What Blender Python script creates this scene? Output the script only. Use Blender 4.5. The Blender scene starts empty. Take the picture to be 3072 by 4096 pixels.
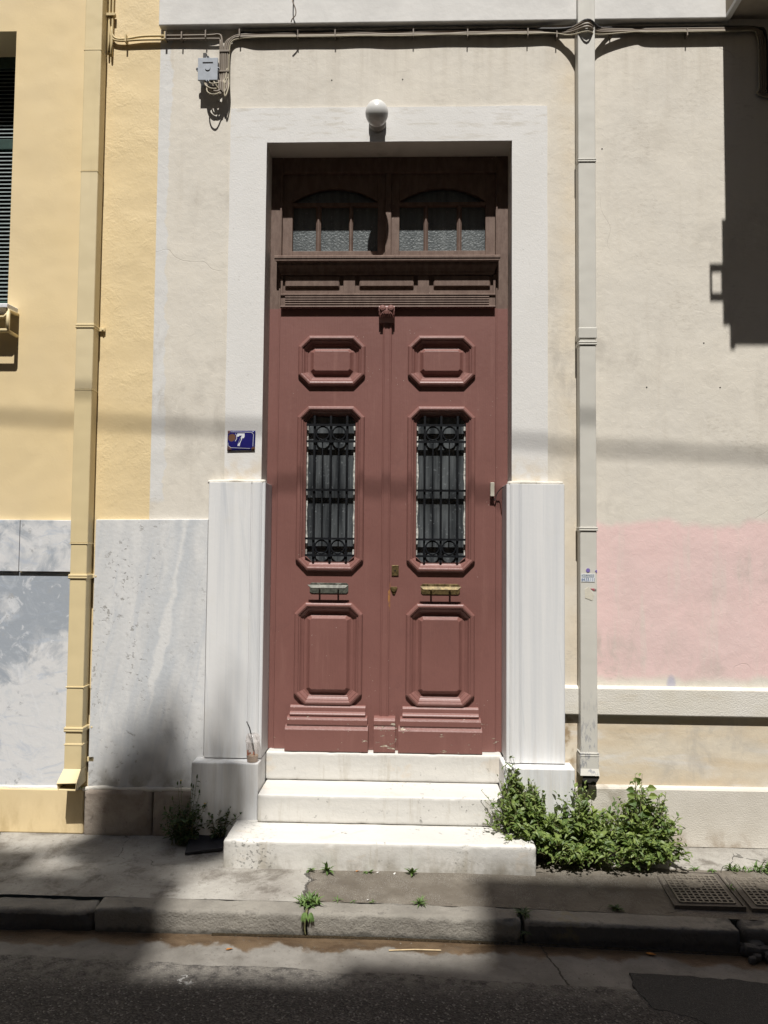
import bpy, bmesh, math, random
from mathutils import Vector, Matrix, noise as mnoise
R = math.radians
random.seed(7)
scene = bpy.context.scene
COL = scene.collection

# ---------------------------------------------------------------- camera
cam_d = bpy.data.cameras.new('camera')
cam = bpy.data.objects.new('camera', cam_d); COL.objects.link(cam)
cam_d.sensor_fit = 'VERTICAL'; cam_d.sensor_height = 36.0; cam_d.lens = 36.0 * 2960 / 4096
cam_d.clip_start = 0.05; cam_d.clip_end = 500
cam.matrix_world = Matrix(((0.99947967, -0.00740034, 0.03139452, 0.12675),
                           (0.03100939, -0.04740992, -0.99839407, -4.3),
                           (0.00887687, 0.9988481, -0.04715578, 1.66105),
                           (0, 0, 0, 1)))
scene.camera = cam
# ---------------------------------------------------------------- sky, sun, exposure
SUN_EL = math.atan(1.9)
world = bpy.data.worlds.new('World'); scene.world = world; world.use_nodes = True
wn = world.node_tree
sky_n = wn.nodes.new('ShaderNodeTexSky'); sky_n.sky_type = 'NISHITA'; sky_n.sun_disc = False
sky_n.sun_elevation = SUN_EL; sky_n.sun_rotation = math.pi
bg = wn.nodes['Background']; bg.inputs['Strength'].default_value = 0.05
wn.links.new(sky_n.outputs[0], bg.inputs['Color'])
sd = bpy.data.lights.new('sun', 'SUN'); sd.energy = 4.6; sd.angle = R(0.53); sd.color = (1, .97, .925)
so = bpy.data.objects.new('sun', sd); COL.objects.link(so)
so.rotation_euler = (math.pi / 2 - SUN_EL, 0, 0); so.location = (0, -6, 12)
vs = scene.view_settings
vs.view_transform = 'Standard'; vs.look = 'None'; vs.gamma = 1.0; vs.exposure = 0.34; vs.use_curve_mapping = False

# ---------------------------------------------------------------- material helper
class T:
    def __init__(s, name):
        s.mat = bpy.data.materials.new(name); s.mat.use_nodes = True
        s.nt = s.mat.node_tree; s.bsdf = s.nt.nodes['Principled BSDF']
        g_ = s.new('ShaderNodeNewGeometry'); s.pos = g_.outputs['Position']; s.nrm = g_.outputs['Normal']
        s._xyz = None
    def new(s, t, **kw):
        n = s.nt.nodes.new(t)
        for k, v in kw.items(): setattr(n, k, v)
        return n
    def put(s, sock, v):
        if isinstance(v, bpy.types.NodeSocket): s.nt.links.new(v, sock)
        elif isinstance(v, (tuple, list)):
            sock.default_value = (*v, 1) if len(v) == 3 and len(sock.default_value) == 4 else v
        else: sock.default_value = v
    def xyz(s, i):
        if s._xyz is None:
            n = s.new('ShaderNodeSeparateXYZ'); s.put(n.inputs[0], s.pos); s._xyz = n.outputs
        return s._xyz[i]
    def sc(s, v, vec=None):
        n = s.new('ShaderNodeVectorMath', operation='MULTIPLY'); s.put(n.inputs[0], vec or s.pos); n.inputs[1].default_value = v
        return n.outputs[0]
    def off(s, v, vec=None):
        n = s.new('ShaderNodeVectorMath', operation='ADD'); s.put(n.inputs[0], vec or s.pos); n.inputs[1].default_value = v
        return n.outputs[0]
    def noise(s, scale, detail=4, rough=.55, dist=0, vec=None):
        n = s.new('ShaderNodeTexNoise'); s.put(n.inputs['Vector'], vec or s.pos)
        n.inputs['Scale'].default_value = scale; n.inputs['Detail'].default_value = detail
        n.inputs['Roughness'].default_value = rough; n.inputs['Distortion'].default_value = dist
        return n.outputs['Fac']
    def voro(s, scale, feat='F1', out='Distance', vec=None, rnd=1):
        n = s.new('ShaderNodeTexVoronoi', feature=feat); s.put(n.inputs['Vector'], vec or s.pos)
        n.inputs['Scale'].default_value = scale; n.inputs['Randomness'].default_value = rnd
        return n.outputs[out]
    def warp(s, amt, scale=3, vec=None):
        n = s.new('ShaderNodeTexNoise'); s.put(n.inputs['Vector'], vec or s.pos); n.inputs['Scale'].default_value = scale
        a = s.new('ShaderNodeVectorMath', operation='SUBTRACT'); s.put(a.inputs[0], n.outputs['Color']); a.inputs[1].default_value = (.5, .5, .5)
        b = s.new('ShaderNodeVectorMath', operation='SCALE'); s.put(b.inputs[0], a.outputs[0]); b.inputs['Scale'].default_value = amt
        c = s.new('ShaderNodeVectorMath', operation='ADD'); s.put(c.inputs[0], vec or s.pos); s.put(c.inputs[1], b.outputs[0])
        return c.outputs[0]
    def m(s, op, a, b=0.0, clamp=False):
        n = s.new('ShaderNodeMath', operation=op, use_clamp=clamp); s.put(n.inputs[0], a); s.put(n.inputs[1], b)
        return n.outputs[0]
    def st(s, x, a, b, lo=0.0, hi=1.0):
        n = s.new('ShaderNodeMapRange', interpolation_type='SMOOTHSTEP'); s.put(n.inputs['Value'], x)
        if a > b: a, b, lo, hi = b, a, hi, lo
        n.inputs['From Min'].default_value = a; n.inputs['From Max'].default_value = b
        n.inputs['To Min'].default_value = lo; n.inputs['To Max'].default_value = hi
        return n.outputs[0]
    def mix(s, f, a, b, blend='MIX'):
        n = s.new('ShaderNodeMix', data_type='RGBA', blend_type=blend)
        s.put(n.inputs[0], f); s.put(n.inputs[6], a); s.put(n.inputs[7], b)
        return n.outputs[2]
    def bump(s, h, dist, strength=1.0, normal=None):
        n = s.new('ShaderNodeBump'); s.put(n.inputs['Height'], h); n.inputs['Distance'].default_value = dist
        n.inputs['Strength'].default_value = strength
        if normal: s.put(n.inputs['Normal'], normal)
        return n.outputs[0]
    def out(s, col, rough=.8, normal=None, **kw):
        s.put(s.bsdf.inputs['Base Color'], col); s.put(s.bsdf.inputs['Roughness'], rough)
        if normal: s.put(s.bsdf.inputs['Normal'], normal)
        for k, v in kw.items(): s.put(s.bsdf.inputs[k.replace('_', ' ')], v)
        return s.mat

def plain(name, col, rough=.6, var=.12, scale=40, bumpd=0, **kw):
    t = T(name); d = tuple(c * (1 - var) for c in col); l = tuple(min(1, c * (1 + var)) for c in col)
    c = t.mix(t.st(t.noise(scale), .3, .7), d, l)
    n = t.bump(t.noise(scale * 4), bumpd) if bumpd else None
    return t.out(c, rough, n, **kw)

M = {}
# beige plaster of the house, with its paint patches and stains
def m_beige():
    t = T('beige_plaster'); x, y, z = t.xyz(0), t.xyz(1), t.xyz(2)
    c = t.mix(t.st(t.noise(1.7, 5), .3, .7), (.722, .672, .583), (.685, .643, .568))
    c = t.mix(t.st(t.noise(3.1, 6, .6, vec=t.off((4, 2, 9))), .55, .78, 0, .5), c, (.585, .54, .465))
    str_ = t.noise(1.0, 6, .65, vec=t.sc((9, 9, .9)))
    c = t.mix(t.st(str_, .52, .75, 0, .4), c, (.56, .51, .43))
    wash = t.m('MULTIPLY', t.st(z, 4.15, 4.7), t.st(t.noise(1, 6, .7, vec=t.sc((11, 11, .7))), .40, .68))
    c = t.mix(t.m('MULTIPLY', wash, .45), c, (.50, .45, .375))
    # cream run-off beside the pipe and round the door band
    cr = t.m('MULTIPLY', t.st(x, .90, 1.09), t.st(x, 1.13, 1.10))
    c = t.mix(t.m('MULTIPLY', cr, t.st(t.noise(5), .3, .7, .2, .6)), c, (.67, .56, .40))
    # white repaint strip along the yellow neighbour
    edge = t.m('ADD', x, t.m('MULTIPLY', t.m('SUBTRACT', t.noise(4.5, 6, .62, vec=t.sc((.4, .2, 1))), .5), -.15))
    w = t.m('MULTIPLY', t.st(edge, -1.312, -1.322), t.st(t.m('ADD', z, t.m('MULTIPLY', t.noise(9), .12)), 1.96, 2.0))
    w = t.m('MULTIPLY', w, t.st(x, -1.0, -1.2))
    c = t.mix(t.m('MULTIPLY', w, .85), c, (.69, .685, .67))
    # below the string course: ochre damp with chalky patches
    low = t.st(z, .74, .70)
    ochre = t.mix(t.st(t.noise(2.6, 6, .62, .5, vec=t.sc((.5, 1, 2.0))), .32, .68), (.635, .525, .375), (.70, .625, .50))
    ochre = t.mix(t.st(t.noise(2.4, 6, .66, .8, vec=t.sc((.6, 1, 2.2), t.off((7, 0, 3)))), .50, .70, 0, .75), ochre, (.715, .695, .66))
    c = t.mix(low, c, ochre)
    c = t.mix(t.m('MULTIPLY', t.st(x, 1.12, 1.06), t.m('MULTIPLY', low, t.st(t.noise(14, 5), .45, .65))), c, (.34, .25, .15))
    # pink paint patch, rolled on
    nz = t.m('MULTIPLY', t.m('SUBTRACT', t.noise(5.5, 5, .6), .5), .09)
    roll = t.m('MULTIPLY', t.m('SUBTRACT', t.noise(2.2, 1, vec=t.sc((3, 1, .1))), .5), .10)
    top = t.m('ADD', t.m('ADD', z, nz), roll); bot = t.m('ADD', z, t.m('ADD', nz, t.m('MULTIPLY', roll, .6)))
    pk = t.m('MULTIPLY', t.m('MULTIPLY', t.st(top, 1.845, 1.785), t.st(bot, .90, .96)), t.st(x, 1.212, 1.219))
    pkc = t.mix(t.st(t.noise(2.4, 5), .35, .65), (.80, .58, .55), (.76, .57, .54))
    pkc = t.mix(t.st(t.noise(1.0, 4, vec=t.sc((6, 6, 1.2))), .56, .7, 0, .4), pkc, (.68, .535, .495))
    c = t.mix(t.m('MULTIPLY', pk, t.m('MULTIPLY', t.st(t.noise(60, 3), .25, .45, .72, 1), t.st(t.noise(1, 5, .65, vec=t.sc((13, 13, 1.1))), .28, .5, .55, 1))), c, pkc)
    # blue spray dab under the patch
    dx = t.m('MULTIPLY', t.m('SUBTRACT', x, 1.635), 30); dz = t.m('MULTIPLY', t.m('SUBTRACT', z, .89), 14)
    dd = t.m('ADD', t.m('MULTIPLY', dx, dx), t.m('MULTIPLY', dz, dz))
    c = t.mix(t.st(dd, 1.0, .1, 0, .5), c, (.28, .30, .52))
    # scuff arcs and fine specks
    sp = t.st(t.noise(55, 3, .6), .66, .74, 0, .38)
    c = t.mix(t.m('MULTIPLY', sp, t.st(t.noise(3, 3, vec=t.off((1, 5, 2))), .45, .62)), c, (.33, .30, .25))
    dirt = t.m('MULTIPLY', t.st(t.noise(2.2, 3, vec=t.off((8, 8, 1))), .56, .72), t.st(t.noise(24, 5, .7, vec=t.sc((1, 1, 2.6))), .48, .66))
    c = t.mix(t.m('MULTIPLY', dirt, .4), c, (.42, .375, .31))
    c = t.mix(t.m('MULTIPLY', t.st(t.noise(1.1, 3, vec=t.off((5, 1, 6))), .48, .66), t.st(t.noise(7, 6, .7, .5, vec=t.sc((1, 1, .55))), .42, .66, 0, .6)), c, (.455, .42, .365))
    # hairline cracks
    cv = t.voro(1.15, 'DISTANCE_TO_EDGE', vec=t.warp(.35, 2.5))
    ck = t.m('MULTIPLY', t.st(cv, .0026, .0008), t.st(t.noise(1.3, 2, vec=t.off((3, 3, 3))), .57, .62))
    c = t.mix(t.m('MULTIPLY', ck, .3), c, (.30, .26, .21))
    h = t.m('ADD', t.m('MULTIPLY', t.noise(150, 3, .6), .35), t.m('MULTIPLY', t.noise(26, 4, .6, 1.2), .9))
    h = t.m('SUBTRACT', h, t.m('MULTIPLY', ck, .3))
    n = t.bump(h, .0014)
    n = t.bump(t.noise(3.2, 3), .009, 1, n)
    return t.out(c, .9, n)
M['beige'] = m_beige()

def m_yellow():
    t = T('yellow_paint'); x, z = t.xyz(0), t.xyz(2)
    c = t.mix(t.st(t.noise(1.4, 5), .3, .7), (.77, .605, .335), (.735, .585, .345))
    c = t.mix(t.st(t.noise(6, 5, .6), .58, .75, 0, .35), c, (.68, .53, .29))
    low = t.m('MULTIPLY', t.st(z, .27, .05), t.st(t.noise(5, 6, .68, vec=t.sc((1.6, 1, .6))), .38, .68))
    c = t.mix(t.m('MULTIPLY', low, .6), c, (.46, .33, .155))
    rough_area = t.st(x, -1.74, -1.70, .25, 1)
    h = t.m('MULTIPLY', t.m('ADD', t.noise(75, 4, .6), t.m('MULTIPLY', t.noise(14, 4, .6, 1.5), 1.6)), rough_area)
    h = t.m('MULTIPLY', h, t.st(t.noise(3.5, 4), .35, .65, .25, 1))
    n = t.bump(h, .0018)
    n = t.bump(t.noise(2.5, 2), .012, 1, n)
    return t.out(c, .7, n)
M['yellow'] = m_yellow()

def m_white():
    t = T('white_band_paint'); z = t.xyz(2)
    c = t.mix(t.st(t.noise(2.2, 5), .3, .7), (.75, .735, .71), (.71, .695, .665))
    br = t.noise(1, 6, .65, vec=t.sc((5, 5, 26)))
    top = t.st(z, 4.05, 4.12)
    c = t.mix(t.m('MULTIPLY', t.m('MULTIPLY', t.st(br, .5, .66), top), .6), c, (.56, .52, .45))
    lowc = t.m('MULTIPLY', t.st(z, 2.24, 2.08), t.st(t.noise(13, 5), .35, .65))
    c = t.mix(t.m('MULTIPLY', lowc, .7), c, (.66, .565, .43))
    c = t.mix(t.st(t.noise(40, 4, .65), .64, .72, 0, .3), c, (.40, .37, .32))
    n = t.bump(t.m('ADD', t.noise(110, 3), t.noise(22, 4, .6, .8)), .0009)
    return t.out(c, .85, n)
M['white'] = m_white()

def m_marble_p():
    t = T('white_marble')
    st_ = t.noise(1, 5, .6, 0, vec=t.sc((16, 16, .5)))
    c = t.mix(t.st(st_, .35, .68), (.765, .762, .752), (.665, .673, .68))
    zz, xx = t.xyz(2), t.xyz(0)
    vn = t.new('ShaderNodeCombineXYZ'); t.put(vn.inputs[0], t.m('ADD', t.m('MULTIPLY', xx, 9), t.m('MULTIPLY', zz, .9))); t.put(vn.inputs[1], t.m('MULTIPLY', zz, .25))
    c = t.mix(t.st(t.noise(1.6, 7, .72, .3, vec=vn.outputs[0]), .55, .68, 0, .55), c, (.54, .56, .585))
    gr_m = t.m('MULTIPLY', t.st(zz, .75, .43, 0, 1), t.st(t.noise(1, 6, .7, vec=t.sc((22, 22, 2))), .42, .66))
    c = t.mix(t.m('MULTIPLY', gr_m, .35), c, (.50, .46, .39))
    c = t.mix(t.st(t.noise(1, 6, .7, 0, vec=t.sc((60, 60, 1.2))), .56, .72, 0, .45), c, (.55, .575, .60))
    c = t.mix(t.st(t.noise(4, 5, vec=t.off((2, 2, 2))), .56, .74, 0, .35), c, (.66, .63, .555))
    c = t.mix(t.st(t.noise(60, 3, .6), .70, .76, 0, .4), c, (.42, .41, .39))
    n = t.bump(t.noise(45, 4), .0005)
    return t.out(c, .5, n)
M['marble'] = m_marble_p()

def m_marble_step():
    t = T('worn_step_marble'); z = t.xyz(2)
    c = t.mix(t.st(t.noise(1, 5, .6, .8, vec=t.sc((1.2, 5, 7))), .35, .68), (.635, .615, .57), (.565, .55, .515))
    c = t.mix(t.st(t.noise(3.4, 4, .6, .6, vec=t.off((5, 1, 0))), .60, .66, 0, .32), c, (.61, .50, .37))
    c = t.mix(t.st(t.noise(9, 6, .65), .56, .72, 0, .2), c, (.47, .45, .41))
    low = t.m('MULTIPLY', t.st(z, .11, .0), t.st(t.noise(9, 6, .68, vec=t.sc((1, 1, .6))), .36, .66))
    c = t.mix(t.m('MULTIPLY', low, .75), c, (.30, .275, .225))
    sp = t.m('MULTIPLY', t.st(t.noise(34, 4, .65), .60, .68), t.st(t.noise(4.5, 2, vec=t.off((0, 3, 7))), .54, .63))
    c = t.mix(t.m('MULTIPLY', sp, .75), c, (.12, .115, .10))
    sepn = t.new('ShaderNodeSeparateXYZ'); t.put(sepn.inputs[0], t.nrm); up_ = t.st(sepn.outputs[2], .3, .6)
    jn = t.m('MAXIMUM', t.st(t.m('ABSOLUTE', t.m('SUBTRACT', z, .1375)), .005, .0015), t.st(t.m('ABSOLUTE', t.m('SUBTRACT', z, .2925)), .005, .0015))
    c = t.mix(t.m('MULTIPLY', t.m('MULTIPLY', jn, t.m('SUBTRACT', 1, up_)), t.st(t.noise(14, 4), .3, .6, .2, .9)), c, (.14, .115, .085))
    drip = t.st(t.noise(1, 6, .7, vec=t.sc((14, 14, 1.6))), .52, .68)
    c = t.mix(t.m('MULTIPLY', drip, t.m('MULTIPLY', t.m('SUBTRACT', 1, up_), .5)), c, (.42, .38, .31))
    walk = t.m('MULTIPLY', up_, t.st(t.m('ABSOLUTE', t.xyz(0)), .75, .2))
    c = t.mix(t.m('MULTIPLY', walk, t.st(t.noise(2.2, 5, .6), .35, .65, .02, .12)), c, (.52, .50, .46))
    # spotted lichen near the left end and the right end of the first tread
    x, y = t.xyz(0), t.xyz(1)
    zone = t.m('MULTIPLY', t.st(t.m('ABSOLUTE', t.m('ADD', x, .66)), .16, .05), t.st(z, .145, .125))
    zone2 = t.m('MULTIPLY', t.m('MULTIPLY', t.st(x, .25, .6), t.st(z, .2, .14)), t.st(t.noise(6, 3), .46, .62))
    sp2 = t.m('MULTIPLY', t.m('MAXIMUM', zone, t.m('MULTIPLY', zone2, .8)), t.st(t.noise(58, 5, .7), .55, .62))
    c = t.mix(t.m('MULTIPLY', sp2, .7), c, (.10, .10, .085))
    n = t.bump(t.m('ADD', t.noise(30, 5, .65), t.m('MULTIPLY', sp2, -.5)), .0025)
    return t.out(c, .62, n)
M['step'] = m_marble_step()

def m_marble_cloud():
    t = T('blue_grey_marble'); z, x = t.xyz(2), t.xyz(0)
    v = t.warp(.28, 2.6)
    cl = t.noise(2.6, 7, .62, 1.4, vec=v)
    lo = t.m('ADD', cl, t.st(t.m('SUBTRACT', z, t.m('MULTIPLY', t.m('ADD', x, 2.07), .7)), 1.25, .70, -.14, .14))
    lo = t.m('ADD', lo, t.st(z, 1.485, 1.50, 0, .2))
    c = t.mix(t.st(lo, .40, .60), (.37, .405, .45), (.71, .71, .712))
    c = t.mix(t.st(t.noise(4.2, 6, .7, 2.2, vec=t.off((2, 4, 1), v)), .50, .64, 0, .45), c, (.55, .585, .625))
    c = t.mix(t.st(t.noise(1, 7, .65, .8, vec=t.sc((5, 5, 16), v)), .54, .68, 0, .55), c, (.45, .51, .60))
    c = t.mix(t.st(t.noise(7, 6, .6, 2.0), .60, .68, 0, .55), c, (.76, .77, .79))
    c = t.mix(t.m('MULTIPLY', t.st(t.noise(22, 5, .7), .56, .66), t.st(t.noise(3, 3, vec=t.off((3, 0, 1))), .50, .62)), c, (.40, .41, .42))
    n = t.bump(t.noise(40, 4), .001)
    return t.out(c, .45, n)
M['cloud'] = m_marble_cloud()

def m_marble_panel():
    t = T('pale_veined_marble'); x, z = t.xyz(0), t.xyz(2)
    v = t.warp(.08, 6)
    c = t.mix(t.st(t.noise(1, 6, .6, .8, vec=t.sc((7, 7, 1.6), v)), .34, .66), (.61, .617, .62), (.715, .712, .70))
    c = t.mix(t.st(t.noise(3.2, 5, .6, .8), .52, .70, 0, .5), c, (.57, .59, .61))
    dg = t.m('ADD', t.m('MULTIPLY', x, 5.5), t.m('MULTIPLY', z, -1.15))
    dv = t.new('ShaderNodeCombineXYZ'); t.put(dv.inputs[0], dg); t.put(dv.inputs[2], t.m('MULTIPLY', z, .5))
    c = t.mix(t.st(t.noise(2.6, 7, .68, .5, vec=dv.outputs[0]), .50, .66, 0, .6), c, (.54, .565, .595))
    # broad white vein running down the slab
    wob = t.m('MULTIPLY', t.m('SUBTRACT', t.noise(6, 6, .68), .5), .13)
    cx = t.m('ADD', t.m('MULTIPLY', t.m('SUBTRACT', z, .85), .185), -1.335)
    d = t.m('ABSOLUTE', t.m('ADD', t.m('SUBTRACT', x, cx), wob))
    wd = t.st(z, .72, .98, .004, .034); wd2 = t.st(z, 1.05, 1.45, 0, .022)
    q = t.m('SUBTRACT', d, t.m('SUBTRACT', wd, wd2))
    grey = t.m('MULTIPLY', t.st(q, .10, .0), t.st(x, -1.62, -1.3, .1, .6))
    c = t.mix(grey, c, (.53, .56, .59))
    c = t.mix(t.m('MULTIPLY', t.st(q, .014, -.012, 0, .85), t.st(z, .62, .72)), c, (.74, .735, .72))
    sp = t.m('MULTIPLY', t.st(t.noise(34, 5, .68), .585, .63), t.st(t.noise(3.3, 3, .5, vec=t.sc((1.5, 1, .8))), .44, .58))
    sp = t.m('MULTIPLY', sp, t.st(x, -1.25, -1.5, .35, 1))
    c = t.mix(t.m('MULTIPLY', sp, .75), c, (.33, .32, .30))
    low = t.m('MULTIPLY', t.st(z, .42, .27), t.st(t.noise(9, 5), .40, .62))
    c = t.mix(t.m('MULTIPLY', low, .75), c, (.30, .28, .24))
    n = t.bump(t.m('SUBTRACT', t.noise(40, 4), t.m('MULTIPLY', sp, .8)), .0015)
    return t.out(c, .5, n)
M['panel'] = m_marble_panel()

def m_stone_base():
    t = T('brown_stone')
    c = t.mix(t.st(t.noise(6, 6, .65), .3, .7), (.30, .245, .20), (.46, .40, .335))
    c = t.mix(t.st(t.noise(26, 5, .7), .56, .7, 0, .6), c, (.20, .165, .14))
    n = t.bump(t.noise(32, 6, .65), .006)
    return t.out(c, .92, n)
M['stone'] = m_stone_base()

def m_grey_base():
    t = T('grey_render'); z, x = t.xyz(2), t.xyz(0)
    c = t.mix(t.st(t.noise(2.6, 6, .6), .3, .7), (.56, .52, .45), (.66, .62, .55))
    c = t.mix(t.m('MULTIPLY', t.st(z, .14, .0), t.st(t.noise(8, 5, .6), .42, .62)), c, (.40, .34, .27))
    dmp = t.m('MULTIPLY', t.st(t.m('ABSOLUTE', t.m('SUBTRACT', x, 1.29)), .12, .03), t.st(z, .08, .2))
    c = t.mix(t.m('MULTIPLY', dmp, t.st(t.noise(12, 4), .35, .6, .2, .7)), c, (.33, .29, .23))
    c = t.mix(t.st(t.noise(70, 3), .66, .74, 0, .35), c, (.34, .30, .25))
    n = t.bump(t.m('ADD', t.noise(130, 3), t.m('MULTIPLY', t.noise(22, 5, .6), .5)), .0022)
    return t.out(c, .92, n)
M['greybase'] = m_grey_base()

def m_course():
    t = T('string_course_paint')
    c = t.mix(t.st(t.noise(2.6, 6, .6), .3, .7), (.71, .68, .62), (.66, .62, .53))
    c = t.mix(t.st(t.noise(1, 5, .6, vec=t.sc((4, 4, 18))), .55, .7, 0, .5), c, (.60, .535, .43))
    cv = t.voro(3.4, 'DISTANCE_TO_EDGE', vec=t.warp(.12, 9))
    ck = t.m('MULTIPLY', t.st(cv, .02, .005), t.st(t.noise(2.1, 2, vec=t.off((1.2, 0, 4))), .57, .61))
    c = t.mix(t.m('MULTIPLY', ck, .7), c, (.33, .28, .22))
    n = t.bump(t.m('SUBTRACT', t.m('ADD', t.noise(130, 3), t.m('MULTIPLY', t.noise(16, 5, .6, .8), .5)), t.m('MULTIPLY', ck, 1.2)), .0026)
    return t.out(c, .88, n)
M['course'] = m_course()

def m_door():
    t = T('oxblood_door_paint'); x, z = t.xyz(0), t.xyz(2)
    c = t.mix(t.st(t.noise(2.0, 5), .3, .7), (.219, .099, .084), (.193, .086, .072))
    c = t.mix(t.st(t.noise(1, 5, .6, vec=t.sc((18, 18, 1.5))), .55, .75, 0, .5), c, (.262, .13, .108))
    c = t.mix(t.st(t.noise(3.4, 6, .7, .4, vec=t.off((1, 7, 3))), .54, .72, 0, .45), c, (.165, .075, .066))
    # the part above the leaves kept an older, browner coat
    up = t.st(z, 3.112, 3.122)
    old = t.mix(t.st(t.noise(12, 5, .65, vec=t.sc((3, 3, 1))), .35, .68), (.13, .081, .061), (.18, .121, .094))
    c = t.mix(up, c, old)
    # chips: small everywhere low down and along the meeting edge
    low = t.st(z, .86, .5, .0, .085)
    edge = t.m('MULTIPLY', t.st(t.m('ABSOLUTE', t.m('SUBTRACT', x, .06)), .1, .02, 0, .018), t.st(z, 1.7, 1.4))
    chip = t.noise(13, 5, .68, vec=t.sc((1, 1, 3.2)))
    blk = t.m('MULTIPLY', t.st(t.m('ABSOLUTE', t.m('SUBTRACT', x, .012)), .075, .055), t.st(z, .68, .64, 0, .065))
    led = t.m('MULTIPLY', t.st(x, .08, .1), t.st(t.m('ABSOLUTE', t.m('SUBTRACT', z, .592)), .03, .008, 0, .05))
    th = t.m('ADD', chip, t.m('ADD', t.m('ADD', low, t.m('ADD', blk, led)), edge))
    ck = t.st(th, .727, .742)
    c = t.mix(ck, c, t.mix(t.st(t.noise(60), .4, .6), (.56, .49, .40), (.33, .25, .18)))
    rust = t.m('MULTIPLY', t.st(t.m('ABSOLUTE', t.m('SUBTRACT', x, .022)), .008, .003), t.m('MULTIPLY', t.st(z, 1.27, 1.32), t.st(z, 1.46, 1.42)))
    c = t.mix(t.m('MULTIPLY', rust, t.st(t.noise(30, 3), .4, .55)), c, (.42, .20, .06))
    dots = t.st(t.voro(38), .075, .055)
    c = t.mix(t.m('MULTIPLY', dots, t.st(t.noise(5, 2, vec=t.off((2, 9, 4))), .58, .64)), c, (.55, .48, .42))
    g = t.m('ADD', t.noise(1, 5, .6, vec=t.sc((90, 90, 6))), t.m('MULTIPLY', t.noise(30, 4), .6))
    n = t.bump(t.m('SUBTRACT', g, t.m('MULTIPLY', ck, 1.2)), .0016)
    return t.out(c, t.mix(up, (.46,) * 3, (.72,) * 3), n)
M['door'] = m_door()

def m_glass(name, lo, hi, pebble):
    t = T(name); z = t.xyz(2)
    dust = t.noise(1, 5, .6, vec=t.sc((26, 26, 1.6)))
    c = t.mix(t.st(dust, .3, .7), lo, hi)
    c = t.mix(t.st(t.noise(60, 3), .62, .72, 0, .5), c, tuple(min(1, v * 2.0) for v in hi))
    n = t.bump(t.voro(70, vec=t.warp(.02, 30)), .0022) if pebble else t.bump(t.noise(4), .001)
    return t.out(c, .42 if pebble else .3, n, Specular_IOR_Level=.35)
M['glass'] = m_glass('dusty_glass', (.022, .025, .028), (.115, .125, .13), False)
M['pebble'] = m_glass('pebbled_glass', (.085, .097, .10), (.135, .15, .152), True)
M['iron'] = plain('black_iron', (.006, .007, .009), .5, .3, 60, 0, Specular_IOR_Level=.25)
M['putty'] = plain('old_white_putty', (.50, .49, .45), .85, .5, 55, .003)
M['brass'] = plain('aged_brass', (.16, .115, .05), .42, .45, 60, 0, Metallic=.6)
M['greenbrass'] = plain('tarnished_green_brass', (.10, .105, .085), .5, .4, 60, 0, Metallic=.4)
M['silverbar'] = plain('worn_grey_metal', (.13, .13, .11), .5, .35, 50, 0, Metallic=.3)
M['brassbar'] = plain('worn_brass', (.17, .125, .055), .45, .4, 50, 0, Metallic=.4)
M['dark'] = plain('dark_void', (.01, .009, .008), .9, .1)
M['plastic_w'] = plain('cream_plastic', (.64, .60, .50), .45, .05)
M['cornice'] = plain('white_cornice_plaster', (.70, .685, .655), .88, .06, 5, .0018)
M['soffit'] = plain('balcony_concrete', (.42, .36, .28), .9, .12, 6, .002)
M['sillmarble'] = plain('white_sill_marble', (.72, .73, .75), .5, .05)
M['green'] = plain('dark_green_paint', (.022, .055, .045), .5, .15)
M['slat'] = plain('shutter_slat_paint', (.20, .24, .235), .55, .12)

def m_pipe(name, col, worn):
    t = T(name); z = t.xyz(2)
    c = t.mix(t.st(t.noise(2, 4, vec=t.sc((1, 1, .5))), .3, .7), col, tuple(v * .93 for v in col))
    c = t.mix(t.st(t.noise(1, 5, .6, vec=t.sc((14, 14, 1.2))), .55, .75, 0, .35), c, tuple(v * .80 for v in col))
    if worn:
        w = t.m('MULTIPLY', t.st(z, 1.0, .45), t.st(t.noise(24, 6, .7, vec=t.sc((2, 2, .6))), .52, .60))
        c = t.mix(w, c, (.34, .34, .35))
    n = t.bump(t.noise(4.5, 2), .006)
    return t.out(c, .5, n)
M['pipe_y'] = m_pipe('yellow_pipe_paint', (.735, .60, .345), False)
M['pipe_y2'] = m_pipe('paler_yellow_pipe_paint', (.745, .625, .39), False)
M['pipe_w'] = m_pipe('off_white_pipe_paint', (.63, .61, .55), True)

def m_cable():
    t = T('painted_cable'); x = t.xyz(0)
    c = t.mix(t.st(x, -1.345, -1.355), t.mix(t.noise(20), (.25, .20, .145), (.18, .15, .12)), (.60, .47, .24))
    return t.out(c, .6)
M['cable'] = m_cable()
M['cable_dark'] = plain('black_cable', (.03, .028, .026), .6, .2)
M['cable_light'] = plain('cream_cable', (.40, .35, .25), .6, .15, 20)
M['box'] = plain('grey_plastic_box', (.36, .39, .43), .5, .07, 30)
M['opal'] = plain('opal_glass', (.66, .655, .63), .28, .03, 12)
M['steelgrey'] = plain('grey_lamp_metal', (.28, .26, .23), .5, .1)

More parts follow.
